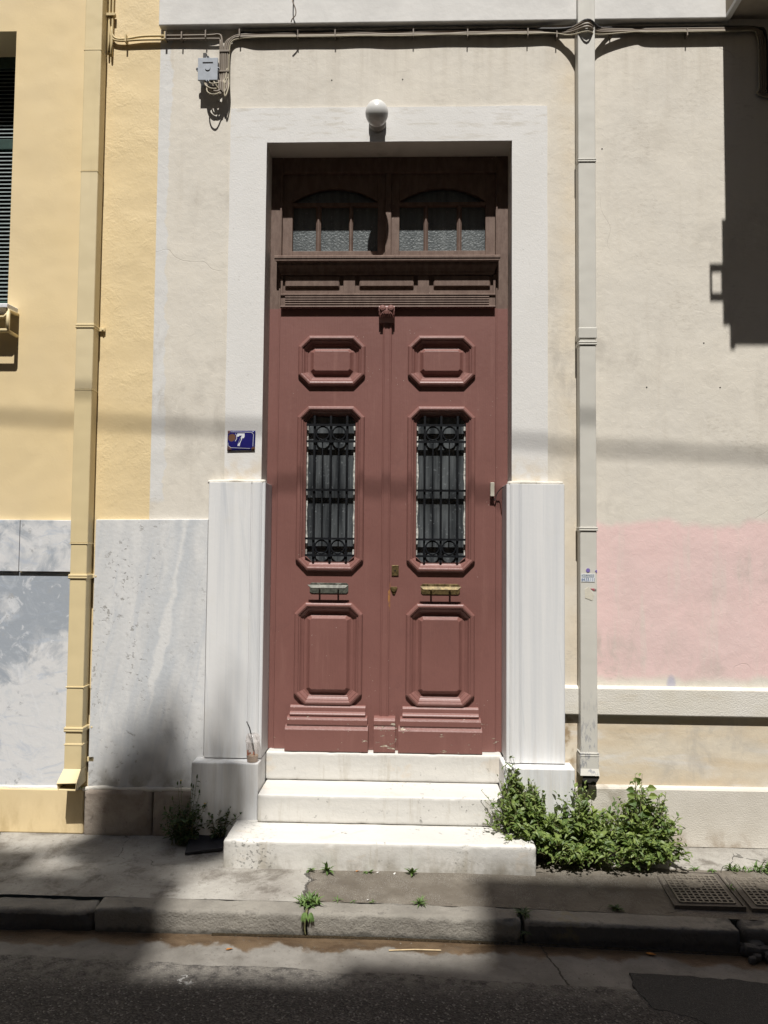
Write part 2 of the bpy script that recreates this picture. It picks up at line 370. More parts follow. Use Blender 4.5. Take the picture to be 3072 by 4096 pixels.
def m_plate():
    t = T('blue_enamel'); x, z = t.xyz(0), t.xyz(2)
    def disc(cx, cz, r, wob=.35):
        dx = t.m('SUBTRACT', x, cx); dz = t.m('SUBTRACT', z, cz)
        d = t.m('SQRT', t.m('ADD', t.m('MULTIPLY', dx, dx), t.m('MULTIPLY', dz, dz)))
        d = t.m('ADD', d, t.m('MULTIPLY', t.m('SUBTRACT', t.noise(60, 4), .5), r * wob))
        return t.st(d, r * 1.06, r * .92)
    f = t.m('MAXIMUM', disc(-.9035, 2.293, .0225), disc(-.776, 2.227, .013))
    f = t.m('MAXIMUM', f, t.m('MULTIPLY', t.m('MAXIMUM', disc(-.922, 2.226, .018), disc(-.926, 2.328, .012)), .8))
    rust = t.mix(t.noise(60), (.16, .065, .028), (.085, .04, .022))
    c = t.mix(f, t.mix(t.noise(25), (.012, .012, .12), (.02, .018, .15)), rust)
    return t.out(c, t.mix(f, (.22,) * 3, (.85,) * 3))
M['enamel'] = m_plate()
M['enamel_w'] = plain('white_enamel', (.70, .71, .74), .3, .04)
M['sticker'] = plain('white_paper', (.68, .70, .71), .7, .05)
M['ink'] = plain('blue_ink', (.02, .10, .28), .7, .1)
M['ink_dark'] = plain('dark_blue_ink', (.03, .09, .16), .7, .1)
M['purple'] = plain('purple_paper', (.20, .15, .42), .7, .1)
M['red'] = plain('red_paper', (.40, .10, .12), .7, .1)

def m_pave():
    t = T('pavement_concrete'); x, y = t.xyz(0), t.xyz(1)
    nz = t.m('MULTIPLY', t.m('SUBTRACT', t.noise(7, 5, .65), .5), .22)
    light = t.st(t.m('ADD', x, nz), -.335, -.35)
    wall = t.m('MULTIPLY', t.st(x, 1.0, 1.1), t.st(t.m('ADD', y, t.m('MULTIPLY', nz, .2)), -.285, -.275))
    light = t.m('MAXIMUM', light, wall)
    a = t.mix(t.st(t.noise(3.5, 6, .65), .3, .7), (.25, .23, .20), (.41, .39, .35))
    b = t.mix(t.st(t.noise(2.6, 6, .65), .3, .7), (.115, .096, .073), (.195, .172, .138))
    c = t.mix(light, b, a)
    c = t.mix(t.st(t.noise(5, 7, .72, .4), .50, .66, 0, .7), c, (.105, .088, .068))
    st_ = t.voro(230)
    c = t.mix(t.m('MULTIPLY', t.st(st_, .32, .2), t.st(t.noise(8, 3), .4, .6)), c, (.40, .38, .34))
    cv = t.voro(1.6, 'DISTANCE_TO_EDGE', vec=t.warp(.2, 5))
    ck = t.m('MULTIPLY', t.m('MULTIPLY', t.st(cv, .005, .0015), t.st(t.noise(30, 3), .40, .5)), t.st(t.noise(1.7, 2), .52, .58))
    jt = t.m('MULTIPLY', t.st(t.m('ABSOLUTE', t.m('ADD', t.m('ADD', x, nz), .342)), .012, .003), t.st(y, -.40, -.45))
    ck = t.m('MAXIMUM', ck, jt)
    c = t.mix(t.m('MULTIPLY', ck, .65), c, (.05, .043, .034))
    c = t.mix(t.st(t.noise(48, 5, .75), .56, .68, 0, .5), c, (.085, .075, .062))
    h = t.m('ADD', t.noise(120, 4, .7), t.m('MULTIPLY', t.noise(18, 5, .65), 1.6))
    h = t.m('ADD', t.m('SUBTRACT', h, t.m('MULTIPLY', ck, 2)), t.m('MULTIPLY', light, .8))
    return t.out(c, .93, t.bump(h, .006))
M['pave'] = m_pave()

def m_kerb():
    t = T('kerb_concrete'); z, y, x = t.xyz(2), t.xyz(1), t.xyz(0)
    c = t.mix(t.st(t.noise(4, 6, .65), .3, .7), (.19, .175, .15), (.285, .265, .228))
    c = t.mix(t.st(t.noise(16, 6, .7), .55, .68, 0, .6), c, (.11, .10, .088))
    foot = t.st(t.m('ADD', z, t.m('MULTIPLY', t.noise(18, 4), .05)), -.055, -.085)
    c = t.mix(t.m('MULTIPLY', foot, .8), c, (.06, .056, .046))
    # old dark bitumen on the faces of the right and left stones
    bit = t.m('MULTIPLY', t.m('MAXIMUM', t.st(x, .66, .70), t.st(x, -1.29, -1.31)), t.st(t.m('ADD', z, t.m('MULTIPLY', t.noise(22, 4), .02)), -.028, -.036))
    c = t.mix(t.m('MULTIPLY', bit, .75), c, (.04, .04, .042))
    yl = t.m('MULTIPLY', t.st(t.m('ABSOLUTE', t.m('SUBTRACT', x, .86)), .09, .03), t.st(t.noise(30, 3), .45, .6))
    c = t.mix(t.m('MULTIPLY', yl, .22), c, (.27, .21, .06))
    h = t.m('ADD', t.noise(90, 5, .7), t.m('MULTIPLY', t.noise(28, 5, .65), 1.2))
    return t.out(c, .93, t.bump(h, .006))
M['kerb'] = m_kerb()

def m_gutter():
    t = T('gutter_concrete'); x, y = t.xyz(0), t.xyz(1)
    wob = t.m('MULTIPLY', t.m('SUBTRACT', t.noise(5, 5, .6, vec=t.sc((1, .6, 1))), .5), .30)
    wet = t.st(t.m('ADD', y, wob), -.972, -.940)
    dry = t.mix(t.st(t.noise(5, 6, .65), .3, .7), (.15, .138, .12), (.235, .22, .195))
    dry = t.mix(t.st(t.noise(60, 4, .65), .60, .7, 0, .5), dry, (.10, .09, .08))
    sed = t.mix(t.st(t.noise(12, 6, .7, vec=t.sc((.5, 1, 1))), .35, .65), (.070, .044, .024), (.135, .092, .054))
    c = t.mix(wet, dry, sed)
    jx = t.m('ADD', t.m('SUBTRACT', x, .775), t.m('ADD', t.m('MULTIPLY', t.m('ADD', y, 1.05), .2), t.m('MULTIPLY', t.m('SUBTRACT', t.noise(20, 4), .5), .04)))
    jt = t.st(t.m('ABSOLUTE', jx), .006, .002)
    c = t.mix(t.m('MULTIPLY', jt, .85), c, (.03, .026, .02))
    c = t.mix(t.st(t.noise(9, 6, .7), .54, .7, 0, .5), c, (.085, .072, .056))
    h = t.m('SUBTRACT', t.m('ADD', t.noise(110, 4, .7), t.m('MULTIPLY', t.noise(18, 5), 1.2)), jt)
    n = t.bump(h, .004)
    return t.out(c, t.mix(wet, (.92,) * 3, (.38,) * 3), n)
M['gutter'] = m_gutter()

def m_asphalt(name, lo, hi, fine):
    t = T(name)
    v = t.voro(140 if not fine else 260, out='Color')
    g = t.new('ShaderNodeSeparateColor'); t.put(g.inputs[0], v)
    c = t.mix(t.st(g.outputs[0], .2, .95), lo, hi)
    c = t.mix(t.st(t.noise(3, 5, .6), .45, .7, 0, .5), c, lo)
    c = t.mix(t.m('MULTIPLY', t.st(g.outputs[1], .93, .97), .7 if not fine else .2), c, (.24, .225, .20))
    if not fine:
        dusty = t.m('MULTIPLY', t.st(t.m('ADD', t.xyz(1), t.m('MULTIPLY', t.noise(6, 5, .65), .16)), -1.28, -1.06), t.st(t.noise(22, 5, .7), .30, .62))
        c = t.mix(t.m('MULTIPLY', dusty, .85), c, (.205, .19, .165))
        spl = t.m('MULTIPLY', t.st(t.noise(26, 4, .7), .52, .58), t.st(t.m('ADD', t.m('ABSOLUTE', t.m('ADD', t.xyz(0), .76)), t.m('ABSOLUTE', t.m('ADD', t.xyz(1), 1.235))), .07, .03))
        c = t.mix(spl, c, (.5, .49, .47))
    h = t.m('ADD', t.voro(140 if not fine else 260), t.m('MULTIPLY', t.noise(30, 4), .8))
    return t.out(c, .85, t.bump(h, .006 if not fine else .003))
M['asphalt'] = m_asphalt('old_asphalt', (.034, .030, .028), (.092, .083, .075), False)
M['patch'] = m_asphalt('new_asphalt_patch', (.028, .027, .026), (.055, .052, .049), True)
def m_water():
    t = T('gutter_water')
    n = t.bump(t.noise(130, 3), .02)
    return t.out((.05, .036, .02), .06, n, Specular_IOR_Level=.6)
M['water'] = m_water()
def m_castiron():
    t = T('cast_iron')
    c = t.mix(t.st(t.noise(14, 5, .65), .3, .7), (.07, .059, .049), (.115, .099, .083))
    return t.out(c, .7, t.bump(t.noise(120, 3), .002), Metallic=.15)
M['iron_cover'] = m_castiron()
M['boss'] = plain('rubbed_iron', (.155, .135, .108), .6, .35, 60)
M['black_slab'] = plain('black_tile', (.018, .018, .024), .5, .2, 20)

def m_leaf(name, a, b, trans=.25):
    t = T(name)
    info = t.new('ShaderNodeAttribute', attribute_name='tint')
    c = t.mix(info.outputs['Fac'], a, b)
    c = t.mix(t.st(t.noise(70), .4, .7, 0, .3), c, tuple(v * .7 for v in a))
    t.out(c, .5)
    bsdf = t.bsdf
    tr = t.new('ShaderNodeBsdfTranslucent'); t.put(tr.inputs['Color'], t.mix(.5, c, (.22, .30, .04)))
    mx = t.new('ShaderNodeMixShader'); mx.inputs[0].default_value = trans
    t.nt.links.new(bsdf.outputs[0], mx.inputs[1]); t.nt.links.new(tr.outputs[0], mx.inputs[2])
    t.nt.links.new(mx.outputs[0], t.nt.nodes['Material Output'].inputs['Surface'])
    return t.mat
M['leaf'] = m_leaf('pellitory_leaf', (.075, .135, .032), (.285, .36, .095), .36)
M['leaf_dark'] = m_leaf('dark_weed_leaf', (.04, .075, .03), (.08, .13, .045))
M['leaf_bright'] = m_leaf('young_weed_leaf', (.09, .165, .045), (.17, .26, .075))
M['stem'] = plain('plant_stem', (.13, .125, .055), .6, .3)
M['petal'] = plain('yellow_petal', (.65, .45, .02), .5, .1)
M['straw'] = plain('black_straw', (.012, .012, .013), .35, .1)
M['coffee'] = plain('milky_coffee', (.36, .23, .125), .4, .1, 25)
M['smear'] = plain('red_brown_smear', (.34, .10, .045), .5, .3, 60)
def m_clear():
    t = T('clear_plastic')
    t.out((.80, .76, .73), .12, None, Specular_IOR_Level=.6)
    tr = t.new('ShaderNodeBsdfTransparent'); tr.inputs[0].default_value = (.96, .94, .93, 1)
    mx = t.new('ShaderNodeMixShader'); mx.inputs[0].default_value = .26
    t.nt.links.new(tr.outputs[0], mx.inputs[1]); t.nt.links.new(t.bsdf.outputs[0], mx.inputs[2])
    t.nt.links.new(mx.outputs[0], t.nt.nodes['Material Output'].inputs['Surface'])
    return t.mat
M['clear'] = m_clear()
M['gritstone'] = plain('grit_stone', (.20, .18, .15), .9, .5, 90)
M['dry'] = plain('dry_stick', (.50, .38, .22), .7, .15)
M['dryleaf'] = plain('dry_leaf', (.42, .17, .04), .7, .25)
M['paper'] = plain('paper_scrap', (.62, .60, .56), .8, .08)
M['facade'] = plain('ochre_facade_plaster', (.30, .255, .20), .9, .08, 3, .002)
M['concrete'] = plain('roof_concrete', (.36, .34, .31), .9, .12, 4, .003)
M['bark'] = plain('bark', (.14, .11, .08), .9, .25)

# ---------------------------------------------------------------- object helpers
def tag(o, label=None, cat=None, group=None, kind=None):
    if label: o['label'] = label
    if cat: o['category'] = cat
    if group: o['group'] = group
    if kind: o['kind'] = kind
    return o
def thing(name, loc, label, cat, group=None):
    o = bpy.data.objects.new(name, None); COL.objects.link(o); o.location = loc; o.empty_display_size = .1
    return tag(o, label, cat, group)
def wloc(o):
    v = Vector((0, 0, 0))
    while o: v += Vector(o.location); o = o.parent
    return v

class B:
    """collects geometry in world coordinates"""
    def __init__(s): s.v = []; s.f = []; s.tint = []
    def add(s, vs, fs):
        o = len(s.v); s.v += [tuple(p) for p in vs]; s.f += [tuple(i + o for i in f) for f in fs]; return s
    def box(s, x0, x1, y0, y1, z0, z1):
        return s.add([(x, y, z) for z in (z0, z1) for y in (y0, y1) for x in (x0, x1)],
                     [(0, 2, 3, 1), (4, 5, 7, 6), (0, 1, 5, 4), (2, 6, 7, 3), (0, 4, 6, 2), (1, 3, 7, 5)])
    def prism_y(s, pts, y0, y1):                    # polygon in XZ extruded along Y
        n = len(pts)
        return s.add([(p[0], y0, p[1]) for p in pts] + [(p[0], y1, p[1]) for p in pts],
                     [tuple(range(n)), tuple(range(2 * n - 1, n - 1, -1))] + [(i, i + n, (i + 1) % n + n, (i + 1) % n) for i in range(n)])
    def prism_x(s, pts, x0, x1, dx=None):           # polygon in YZ extruded along X (dx: inset of both ends per point)
        n = len(pts); dx = dx or [0] * n
        return s.add([(x0 + d, p[0], p[1]) for p, d in zip(pts, dx)] + [(x1 - d, p[0], p[1]) for p, d in zip(pts, dx)],
                     [tuple(range(n - 1, -1, -1)), tuple(range(n, 2 * n))] + [(i, (i + 1) % n, (i + 1) % n + n, i + n) for i in range(n)])
    def prism_z(s, pts, z0, z1):                    # polygon in XY extruded along Z
        n = len(pts)
        return s.add([(*p, z0) for p in pts] + [(*p, z1) for p in pts],
                     [tuple(range(n - 1, -1, -1)), tuple(range(n, 2 * n))] + [(i, (i + 1) % n, (i + 1) % n + n, i + n) for i in range(n)])
    def tube(s, path, r, n=7, r1=None, cap=True):
        P = [Vector(p) for p in path]; o = len(s.v); up = None
        for i, p in enumerate(P):
            d = (P[min(i + 1, len(P) - 1)] - P[max(i - 1, 0)]).normalized()
            if up is None: up = d.orthogonal().normalized()
            up = (up - up.dot(d) * d).normalized() if (up - up.dot(d) * d).length > 1e-6 else d.orthogonal().normalized()
            w = d.cross(up); rr = r if r1 is None else r + (r1 - r) * i / (len(P) - 1)
            for k in range(n):
                a = 2 * math.pi * k / n; s.v.append(tuple(p + (up * math.cos(a) + w * math.sin(a)) * rr))
        for i in range(len(P) - 1):
            for k in range(n):
                k2 = (k + 1) % n; s.f.append((o + i * n + k, o + i * n + k2, o + (i + 1) * n + k2, o + (i + 1) * n + k))
        if cap:
            s.f.append(tuple(o + k for k in range(n - 1, -1, -1))); e = o + (len(P) - 1) * n
            s.f.append(tuple(e + k for k in range(n)))
        return s
    def lathe(s, prof, c, n=24, axis='z', cap=True):  # prof [(r, h)]
        o = len(s.v)
        for r, h in prof:
            for k in range(n):
                a = 2 * math.pi * k / n; u, w = r * math.cos(a), r * math.sin(a)
                s.v.append((c[0] + u, c[1] + w, c[2] + h) if axis == 'z' else (c[0] + u, c[1] + h, c[2] + w))
        for i in range(len(prof) - 1):
            for k in range(n):
                k2 = (k + 1) % n; q = (o + i * n + k, o + i * n + k2, o + (i + 1) * n + k2, o + (i + 1) * n + k)
                s.f.append(q if axis == 'z' else q[::-1])
        if cap:
            a = tuple(o + k for k in range(n)); e = o + (len(prof) - 1) * n; b = tuple(e + k for k in range(n))
            s.f.append(a[::-1] if axis == 'z' else a); s.f.append(b if axis == 'z' else b[::-1])
        return s
    def torus(s, c, R_, r, n=24, m=6):               # ring in the XZ plane
        o = len(s.v)
        for i in range(n):
            a = 2 * math.pi * i / n
            for k in range(m):
                b = 2 * math.pi * k / m; q = R_ + r * math.cos(b)
                s.v.append((c[0] + q * math.cos(a), c[1] + r * math.sin(b), c[2] + q * math.sin(a)))
        for i in range(n):
            for k in range(m):
                i2, k2 = (i + 1) % n, (k + 1) % m; s.f.append((o + i * m + k, o + i2 * m + k, o + i2 * m + k2, o + i * m + k2))
        return s
    def octloft(s, x0, x1, z0, z1, ch, yf, prof, cap=True):
        rings = []
        for ins, h in prof:
            rings.append(octring(x0 + ins, x1 - ins, z0 + ins, z1 - ins, max(.003, ch - .586 * ins)))
        o = len(s.v)
        for rg, (ins, h) in zip(rings, prof):
            s.v += [(x, yf - h, z) for x, z in rg]
        for i in range(len(prof) - 1):
            for k in range(8):
                k2 = (k + 1) % 8; s.f.append((o + i * 8 + k, o + i * 8 + k2, o + (i + 1) * 8 + k2, o + (i + 1) * 8 + k))
        if cap: e = o + (len(prof) - 1) * 8; s.f.append(tuple(e + k for k in range(8)))
        return s
    def obj(s, name, mat, parent=None, bevel=0, smooth=False, seg=2):
        off = wloc(parent) if parent else Vector((0, 0, 0))
        me = bpy.data.meshes.new(name)
        me.from_pydata([tuple(Vector(p) - off) for p in s.v], [], s.f); me.update()
        bm = bmesh.new(); bm.from_mesh(me)
        if not s.tint: bmesh.ops.recalc_face_normals(bm, faces=bm.faces)
        bm.to_mesh(me); bm.free()
        if s.tint:
            at = me.attributes.new('tint', 'FLOAT', 'POINT'); at.data.foreach_set('value', s.tint)
        me.materials.append(M[mat] if isinstance(mat, str) else mat)
        if smooth:
            for p in me.polygons: p.use_smooth = True
        o = bpy.data.objects.new(name, me); COL.objects.link(o)
        if parent: o.parent = parent
        if bevel:
            md = o.modifiers.new('bevel', 'BEVEL'); md.width = bevel; md.segments = seg; md.limit_method = 'ANGLE'; md.angle_limit = R(40)
        return o
def octring(x0, x1, z0, z1, c):
    return [(x0 + c, z0), (x1 - c, z0), (x1, z0 + c), (x1, z1 - c), (x1 - c, z1), (x0 + c, z1), (x0, z1 - c), (x0, z0 + c)]
def crom(pts, n=8):
    P = [Vector(p) for p in pts]; P = [P[0] * 2 - P[1]] + P + [P[-1] * 2 - P[-2]]; out = []
    for i in range(1, len(P) - 2):
        for k in range(n):
            t = k / n; a, b, c, d = P[i - 1:i + 3]
            out.append(.5 * ((2 * b) + (c - a) * t + (2 * a - 5 * b + 4 * c - d) * t * t + (3 * b - a - 3 * c + d) * t ** 3))
    return out + [P[-2]]
def rough_box(x0, x1, y0, y1, z0, z1, step=.03, amp=.006, rnd=.012, zf=None, seed=0, chip=0):
    """worn block: subdivided, edges rounded off, surface uneven"""
    nx, ny, nz = [max(2, int(round((b - a) / step))) for a, b in ((x0, x1), (y0, y1), (z0, z1))]
    bm = bmesh.new(); vd = {}
    def vert(i, j, k):
        if (i, j, k) not in vd:
            p = Vector((x0 + (x1 - x0) * i / nx, y0 + (y1 - y0) * j / ny, z0 + (z1 - z0) * k / nz))
            c = Vector((min(max(p.x, x0 + rnd), x1 - rnd), min(max(p.y, y0 + rnd), y1 - rnd), min(max(p.z, z0 + rnd), z1 - rnd)))
            d = p - c; na = sum(1 for v_ in d if abs(v_) > 1e-6)
            if d.length > rnd and na > 1:
                p = c + d.normalized() * rnd * (1 - chip * max(0, mnoise.noise(p * 17 + Vector((seed, 0, 0))) - .2) * 1.8)
            q = p * 9 + Vector((seed, seed * 2.3, 0))
            p += Vector((mnoise.noise(q), mnoise.noise(q + Vector((9, 0, 0))), mnoise.noise(q + Vector((0, 9, 0))))) * amp
            q *= 3.1; p += Vector((mnoise.noise(q), mnoise.noise(q + Vector((5, 0, 0))), mnoise.noise(q + Vector((0, 5, 0))))) * amp * .4
            if zf: p.z += zf(p.x, p.y)
            vd[(i, j, k)] = bm.verts.new(p)
        return vd[(i, j, k)]
    for i in range(nx):
        for j in range(ny):
            for k in (0, nz): bm.faces.new([vert(i, j, k), vert(i + 1, j, k), vert(i + 1, j + 1, k), vert(i, j + 1, k)])
    for i in range(nx):
        for k in range(nz):
            for j in (0, ny): bm.faces.new([vert(i, j, k), vert(i + 1, j, k), vert(i + 1, j, k + 1), vert(i, j, k + 1)])
    for j in range(ny):
        for k in range(nz):
            for i in (0, nx): bm.faces.new([vert(i, j, k), vert(i, j + 1, k), vert(i, j + 1, k + 1), vert(i, j, k + 1)])
    bm.verts.index_update(); b = B()
    b.v = [tuple(v.co) for v in bm.verts]; b.f = [tuple(v.index for v in f.verts) for f in bm.faces]; bm.free()
    return b

# ================================================================ GROUND
def kz(x): return -.010 - .012 * max(0, x) - .012 * max(0, x - .66)
def pz(x, y): return kz(x) * min(1, max(0, -y) / .73)
GUT = -.10
def gz(x, y): return kz(x) + GUT - .004 + (.012 * (-.86 - y))

def grid(x0, x1, y0, y1, st, zf, amp, ns):
    nx, ny = int((x1 - x0) / st), max(1, int((y1 - y0) / st)); b = B()
    for j in range(ny + 1):
        for i in range(nx + 1):
            x, y = x0 + (x1 - x0) * i / nx, y0 + (y1 - y0) * j / ny
            b.v.append((x, y, zf(x, y) + amp * mnoise.noise(Vector((x * ns, y * ns, 1.7)))))
    w = nx + 1
    b.f = [(j * w + i, j * w + i + 1, (j + 1) * w + i + 1, (j + 1) * w + i) for j in range(ny) for i in range(nx)]
    return b
tag(B().box(-60, 60, -60, 40, -1.2, -.20).obj('ground', 'concrete'), kind='structure')
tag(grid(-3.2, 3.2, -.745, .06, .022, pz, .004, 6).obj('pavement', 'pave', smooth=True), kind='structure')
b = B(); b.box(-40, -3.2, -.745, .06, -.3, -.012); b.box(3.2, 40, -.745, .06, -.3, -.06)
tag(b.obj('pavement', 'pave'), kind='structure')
tag(grid(-3.2, 3.2, -1.24, -.845, .022, gz, .003, 5).obj('gutter', 'gutter', smooth=True), kind='structure')
def ye(x): return -1.12 - .04 * (x + .2) + .022 * mnoise.noise(Vector((x * 3.5, 0, 0))) + .012 * mnoise.noise(Vector((x * 17, 4, 0)))
def rz(x, y):
    u = min(1, max(0, (ye(x) - y) / .035 + .5)); return gz(x, max(y, -1.3)) - .012 + .019 * u
gr = grid(-3.2, 3.2, -2.6, -1.0, .02, rz, .004, 5)
tag(gr.obj('road', 'asphalt', smooth=True), kind='structure')
b = B(); b.box(-40, 40, -7.6, -2.6, -.3, -.135); b.box(-40, -3.2, -2.6, -.86, -.3, -.135); b.box(3.2, 40, -2.6, -.86, -.3, -.16)
tag(b.obj('road', 'asphalt'), kind='structure')
tag(B().box(-40, 40, -9.0, -7.6, -.3, 0.0).obj('pavement', 'pave'), kind='structure')
# newer asphalt patch
pts = [(1.075, -1.07), (1.062, -1.145), (1.07, -1.213), (1.10, -1.31), (1.205, -1.345), (1.27, -1.385), (1.42, -1.43), (1.7, -1.5), (2.6, -1.6), (2.6, -1.10), (1.636, -1.096), (1.53, -1.08), (1.33, -1.068)]
fine = []
for i in range(len(pts)):
    a, c = Vector(pts[i]), Vector(pts[(i + 1) % len(pts)])
    for k in range(5):
        p = a.lerp(c, k / 5); q = Vector((p.x * 22, p.y * 22, 0)); fine.append((p.x + .014 * mnoise.noise(q), p.y + .014 * mnoise.noise(q + Vector((4, 4, 0)))))
bm = bmesh.new()
vs_ = [bm.verts.new((x, y, gz(x, max(y, -1.3)) + .0105)) for x, y in fine]
lo_ = [bm.verts.new((x, y, gz(x, max(y, -1.3)) - .03)) for x, y in fine]
bm.faces.new(vs_)
for i in range(len(fine)): bm.faces.new((vs_[i], lo_[i], lo_[(i + 1) % len(fine)], vs_[(i + 1) % len(fine)]))
bmesh.ops.recalc_face_normals(bm, faces=bm.faces); bmesh.ops.triangulate(bm, faces=[f for f in bm.faces if len(f.verts) > 4])
me = bpy.data.meshes.new('road_patch'); bm.to_mesh(me); bm.free(); me.materials.append(M['patch'])
o = bpy.data.objects.new('road_patch', me); COL.objects.link(o); tag(o, kind='structure')

# kerb with its stones
kerb = bpy.data.objects.new('kerb', None); COL.objects.link(kerb); kerb.location = (0, -.85, -.12); tag(kerb, kind='structure')
cuts = [-3.27, -2.29, -1.306, -.325, .668, 1.635]
for i in range(len(cuts) - 1):
    a, c = cuts[i], cuts[i + 1]
    g = .006 if i != 3 else .012
    worn = i == 1
    rough_box(a + g, c - g, -.857, -.735, -.135, 0, .014, .009 if worn else .005, .022 if worn else .011, lambda x, y: kz(x) - (.012 if x < -1.3 else 0), seed=i * 3.1, chip=1.2).obj('kerb_stone', 'kerb', kerb, smooth=True)
rough_box(1.66, 2.6, -.85, -.715, -.14, .004, .02, .014, .03, lambda x, y: kz(x), seed=40).obj('kerb_stone', 'kerb', kerb, smooth=True)
rubble = B()
for i in range(26):
    x, y = random.uniform(1.63, 1.95), random.uniform(-.93, -.80); r = random.uniform(.012, .035)
    q = rough_box(x - r, x + r, y - r * .8, y + r * .8, kz(x) - .10, kz(x) - .10 + r * 1.7, .02, .012, r * .5, seed=i)
    rubble.add(q.v, q.f)
tag(rubble.obj('rubble', 'kerb'), 'broken dark rubble at the crumbled right end of the kerb', 'rubble', kind='stuff')
# water creeping along the foot of the kerb
path = [(x, -.862 + .002 * mnoise.noise(Vector((x * 9, 0, 0))), gz(x, -.86) + .002 + .0015 * mnoise.noise(Vector((x * 30, 3, 0)))) for x in [-.75 + i * .012 for i in range(200)]]
tag(B().tube(path, .0075, 8).obj('water', 'water', smooth=True), kind='structure')

# ================================================================ OPPOSITE SIDE OF THE STREET (behind the viewpoint)
opp = thing('apartment_building', (0, -9, 0), 'pale apartment block across the street, outside the picture', 'building')
TN = 1.9
def top_at(zw, Y=-9.0): return zw - TN * Y
b = B()
YB = -9.0
segs = [(-40, -1.80, -.46), (-1.80, -.96, -.95), (-.96, -.15, -2.42), (-.15, .47, -2.10), (.47, 40, -.82)]
for x0, x1, zw in segs: b.box(x0, x1, -16, YB, 0, top_at(zw))
b.obj('wall', 'facade', opp)
for i in range(14):
    for k in range(4):
        x = -17 + i * 2.6; z = 1.2 + k * 3.5
        B().box(x, x + 1.1, YB - .02, YB + .03, z, z + 1.9).obj('window', 'dark', opp)
cabl = [(-14 + i, -3.3, 2.33 + TN * 3.3 - .048 * (-14 + i + .0) + .0012 * (i - 14) ** 2 - .03) for i in range(29)]
tag(B().tube(cabl, .011, 8).obj('overhead_cable', 'cable_dark', smooth=True), 'thick dark cable strung along the street overhead, outside the picture', 'cable')

# rooftop tree whose crown shades the left marble slab
def leafcloud(b, c, rad, n, size, rng):
    for _ in range(n):
        while True:
            p = Vector((rng.uniform(-1, 1), rng.uniform(-1, 1), rng.uniform(-1, 1)))
            if p.length < 1: break
        p = Vector(c) + Vector((p.x * rad[0], p.y * rad[1], p.z * rad[2]))
        u = Vector((rng.uniform(-1, 1), rng.uniform(-1, 1), rng.uniform(-.4, .4))).normalized(); w = u.cross(Vector((rng.uniform(-1, 1), rng.uniform(-1, 1), rng.uniform(-1, 1)))).normalized()
        s_ = size * rng.uniform(.6, 1.3); o = len(b.v)
        b.v += [tuple(p - u * s_), tuple(p + w * s_ * .45), tuple(p + u * s_), tuple(p - w * s_ * .45)]; b.f.append((o, o + 1, o + 2, o + 3)); b.tint += [rng.random()] * 4
rng = random.Random(5)
zt = top_at(0, -9.2)
tree = thing('potted_tree', (-1.3, -9.3, top_at(-.95)), 'small leafy tree on the roof across the street, outside the picture', 'tree')
B().tube([(-1.3, -9.3, top_at(-.95)), (-1.28, -9.3, top_at(-.7)), (-1.3, -9.3, top_at(.2))], .05, 8, .02).obj('trunk', 'bark', tree)
b = B()
leafcloud(b, (-1.32, -9.2, zt + .38), (.20, .14, .30), 70, .06, rng)
leafcloud(b, (-1.38, -9.2, zt + .02), (.30, .2, .34), 480, .06, rng)
leafcloud(b, (-1.29, -9.2, zt - .42), (.48, .2, .36), 1000, .065, rng)
leafcloud(b, (-.95, -9.2, zt - .05), (.24, .2, .40), 190, .06, rng)
leafcloud(b, (-.86, -9.2, zt + .10), (.14, .15, .28), 45, .05, rng)
leafcloud(b, (-.90, -9.2, zt + .55), (.10, .15, .22), 16, .05, rng)
b.obj('crown', 'leaf_dark', tree)

# ================================================================ YELLOW BUILDING
yb = thing('yellow_building', (-3.6, .2, 0), 'yellow painted building with shuttered window at the left edge', 'building')
WX = -2.277; WT, WB_ = 4.785, 3.06
b = B(); b.box(WX, -1.388, 0, .45, 0, 9); b.box(-3.2, WX, 0, .45, WT, 9); b.box(-3.2, WX, 0, .45, 0, WB_); b.box(-9, -3.2, 0, .45, 0, 9)
b.obj('wall', 'yellow', yb)
B().box(-9, -1.718, -.03, 0, 0, .252).obj('base_course', 'yellow', yb, .008)
for x0, x1 in ((-3.6, -2.88), (-2.876, -2.145), (-2.142, -1.80)):
    B().box(x0, x1, -.028, 0, 1.499, 1.801).obj('marble_panel', 'cloud', yb, .0025)
for x0, x1 in ((-3.4, -2.60), (-2.595, -1.805)):
    B().box(x0, x1, -.013, 0, .262, 1.494).obj('marble_panel', 'cloud', yb, .0025)
# window
sh = B()
for x0, x1 in ((-2.345, -2.285), (-3.19, -3.13)): sh.box(x0, x1, .235, .27, 3.07, 4.78)
sh.box(-2.86, -2.66, .235, .27, 3.07, 4.78)
sh.box(-3.13, -2.285, .233, .27, 3.10, 3.195); sh.box(-3.13, -2.285, .233, .27, 4.178, 4.245); sh.box(-3.13, -2.285, .233, .27, 4.72, 4.78)
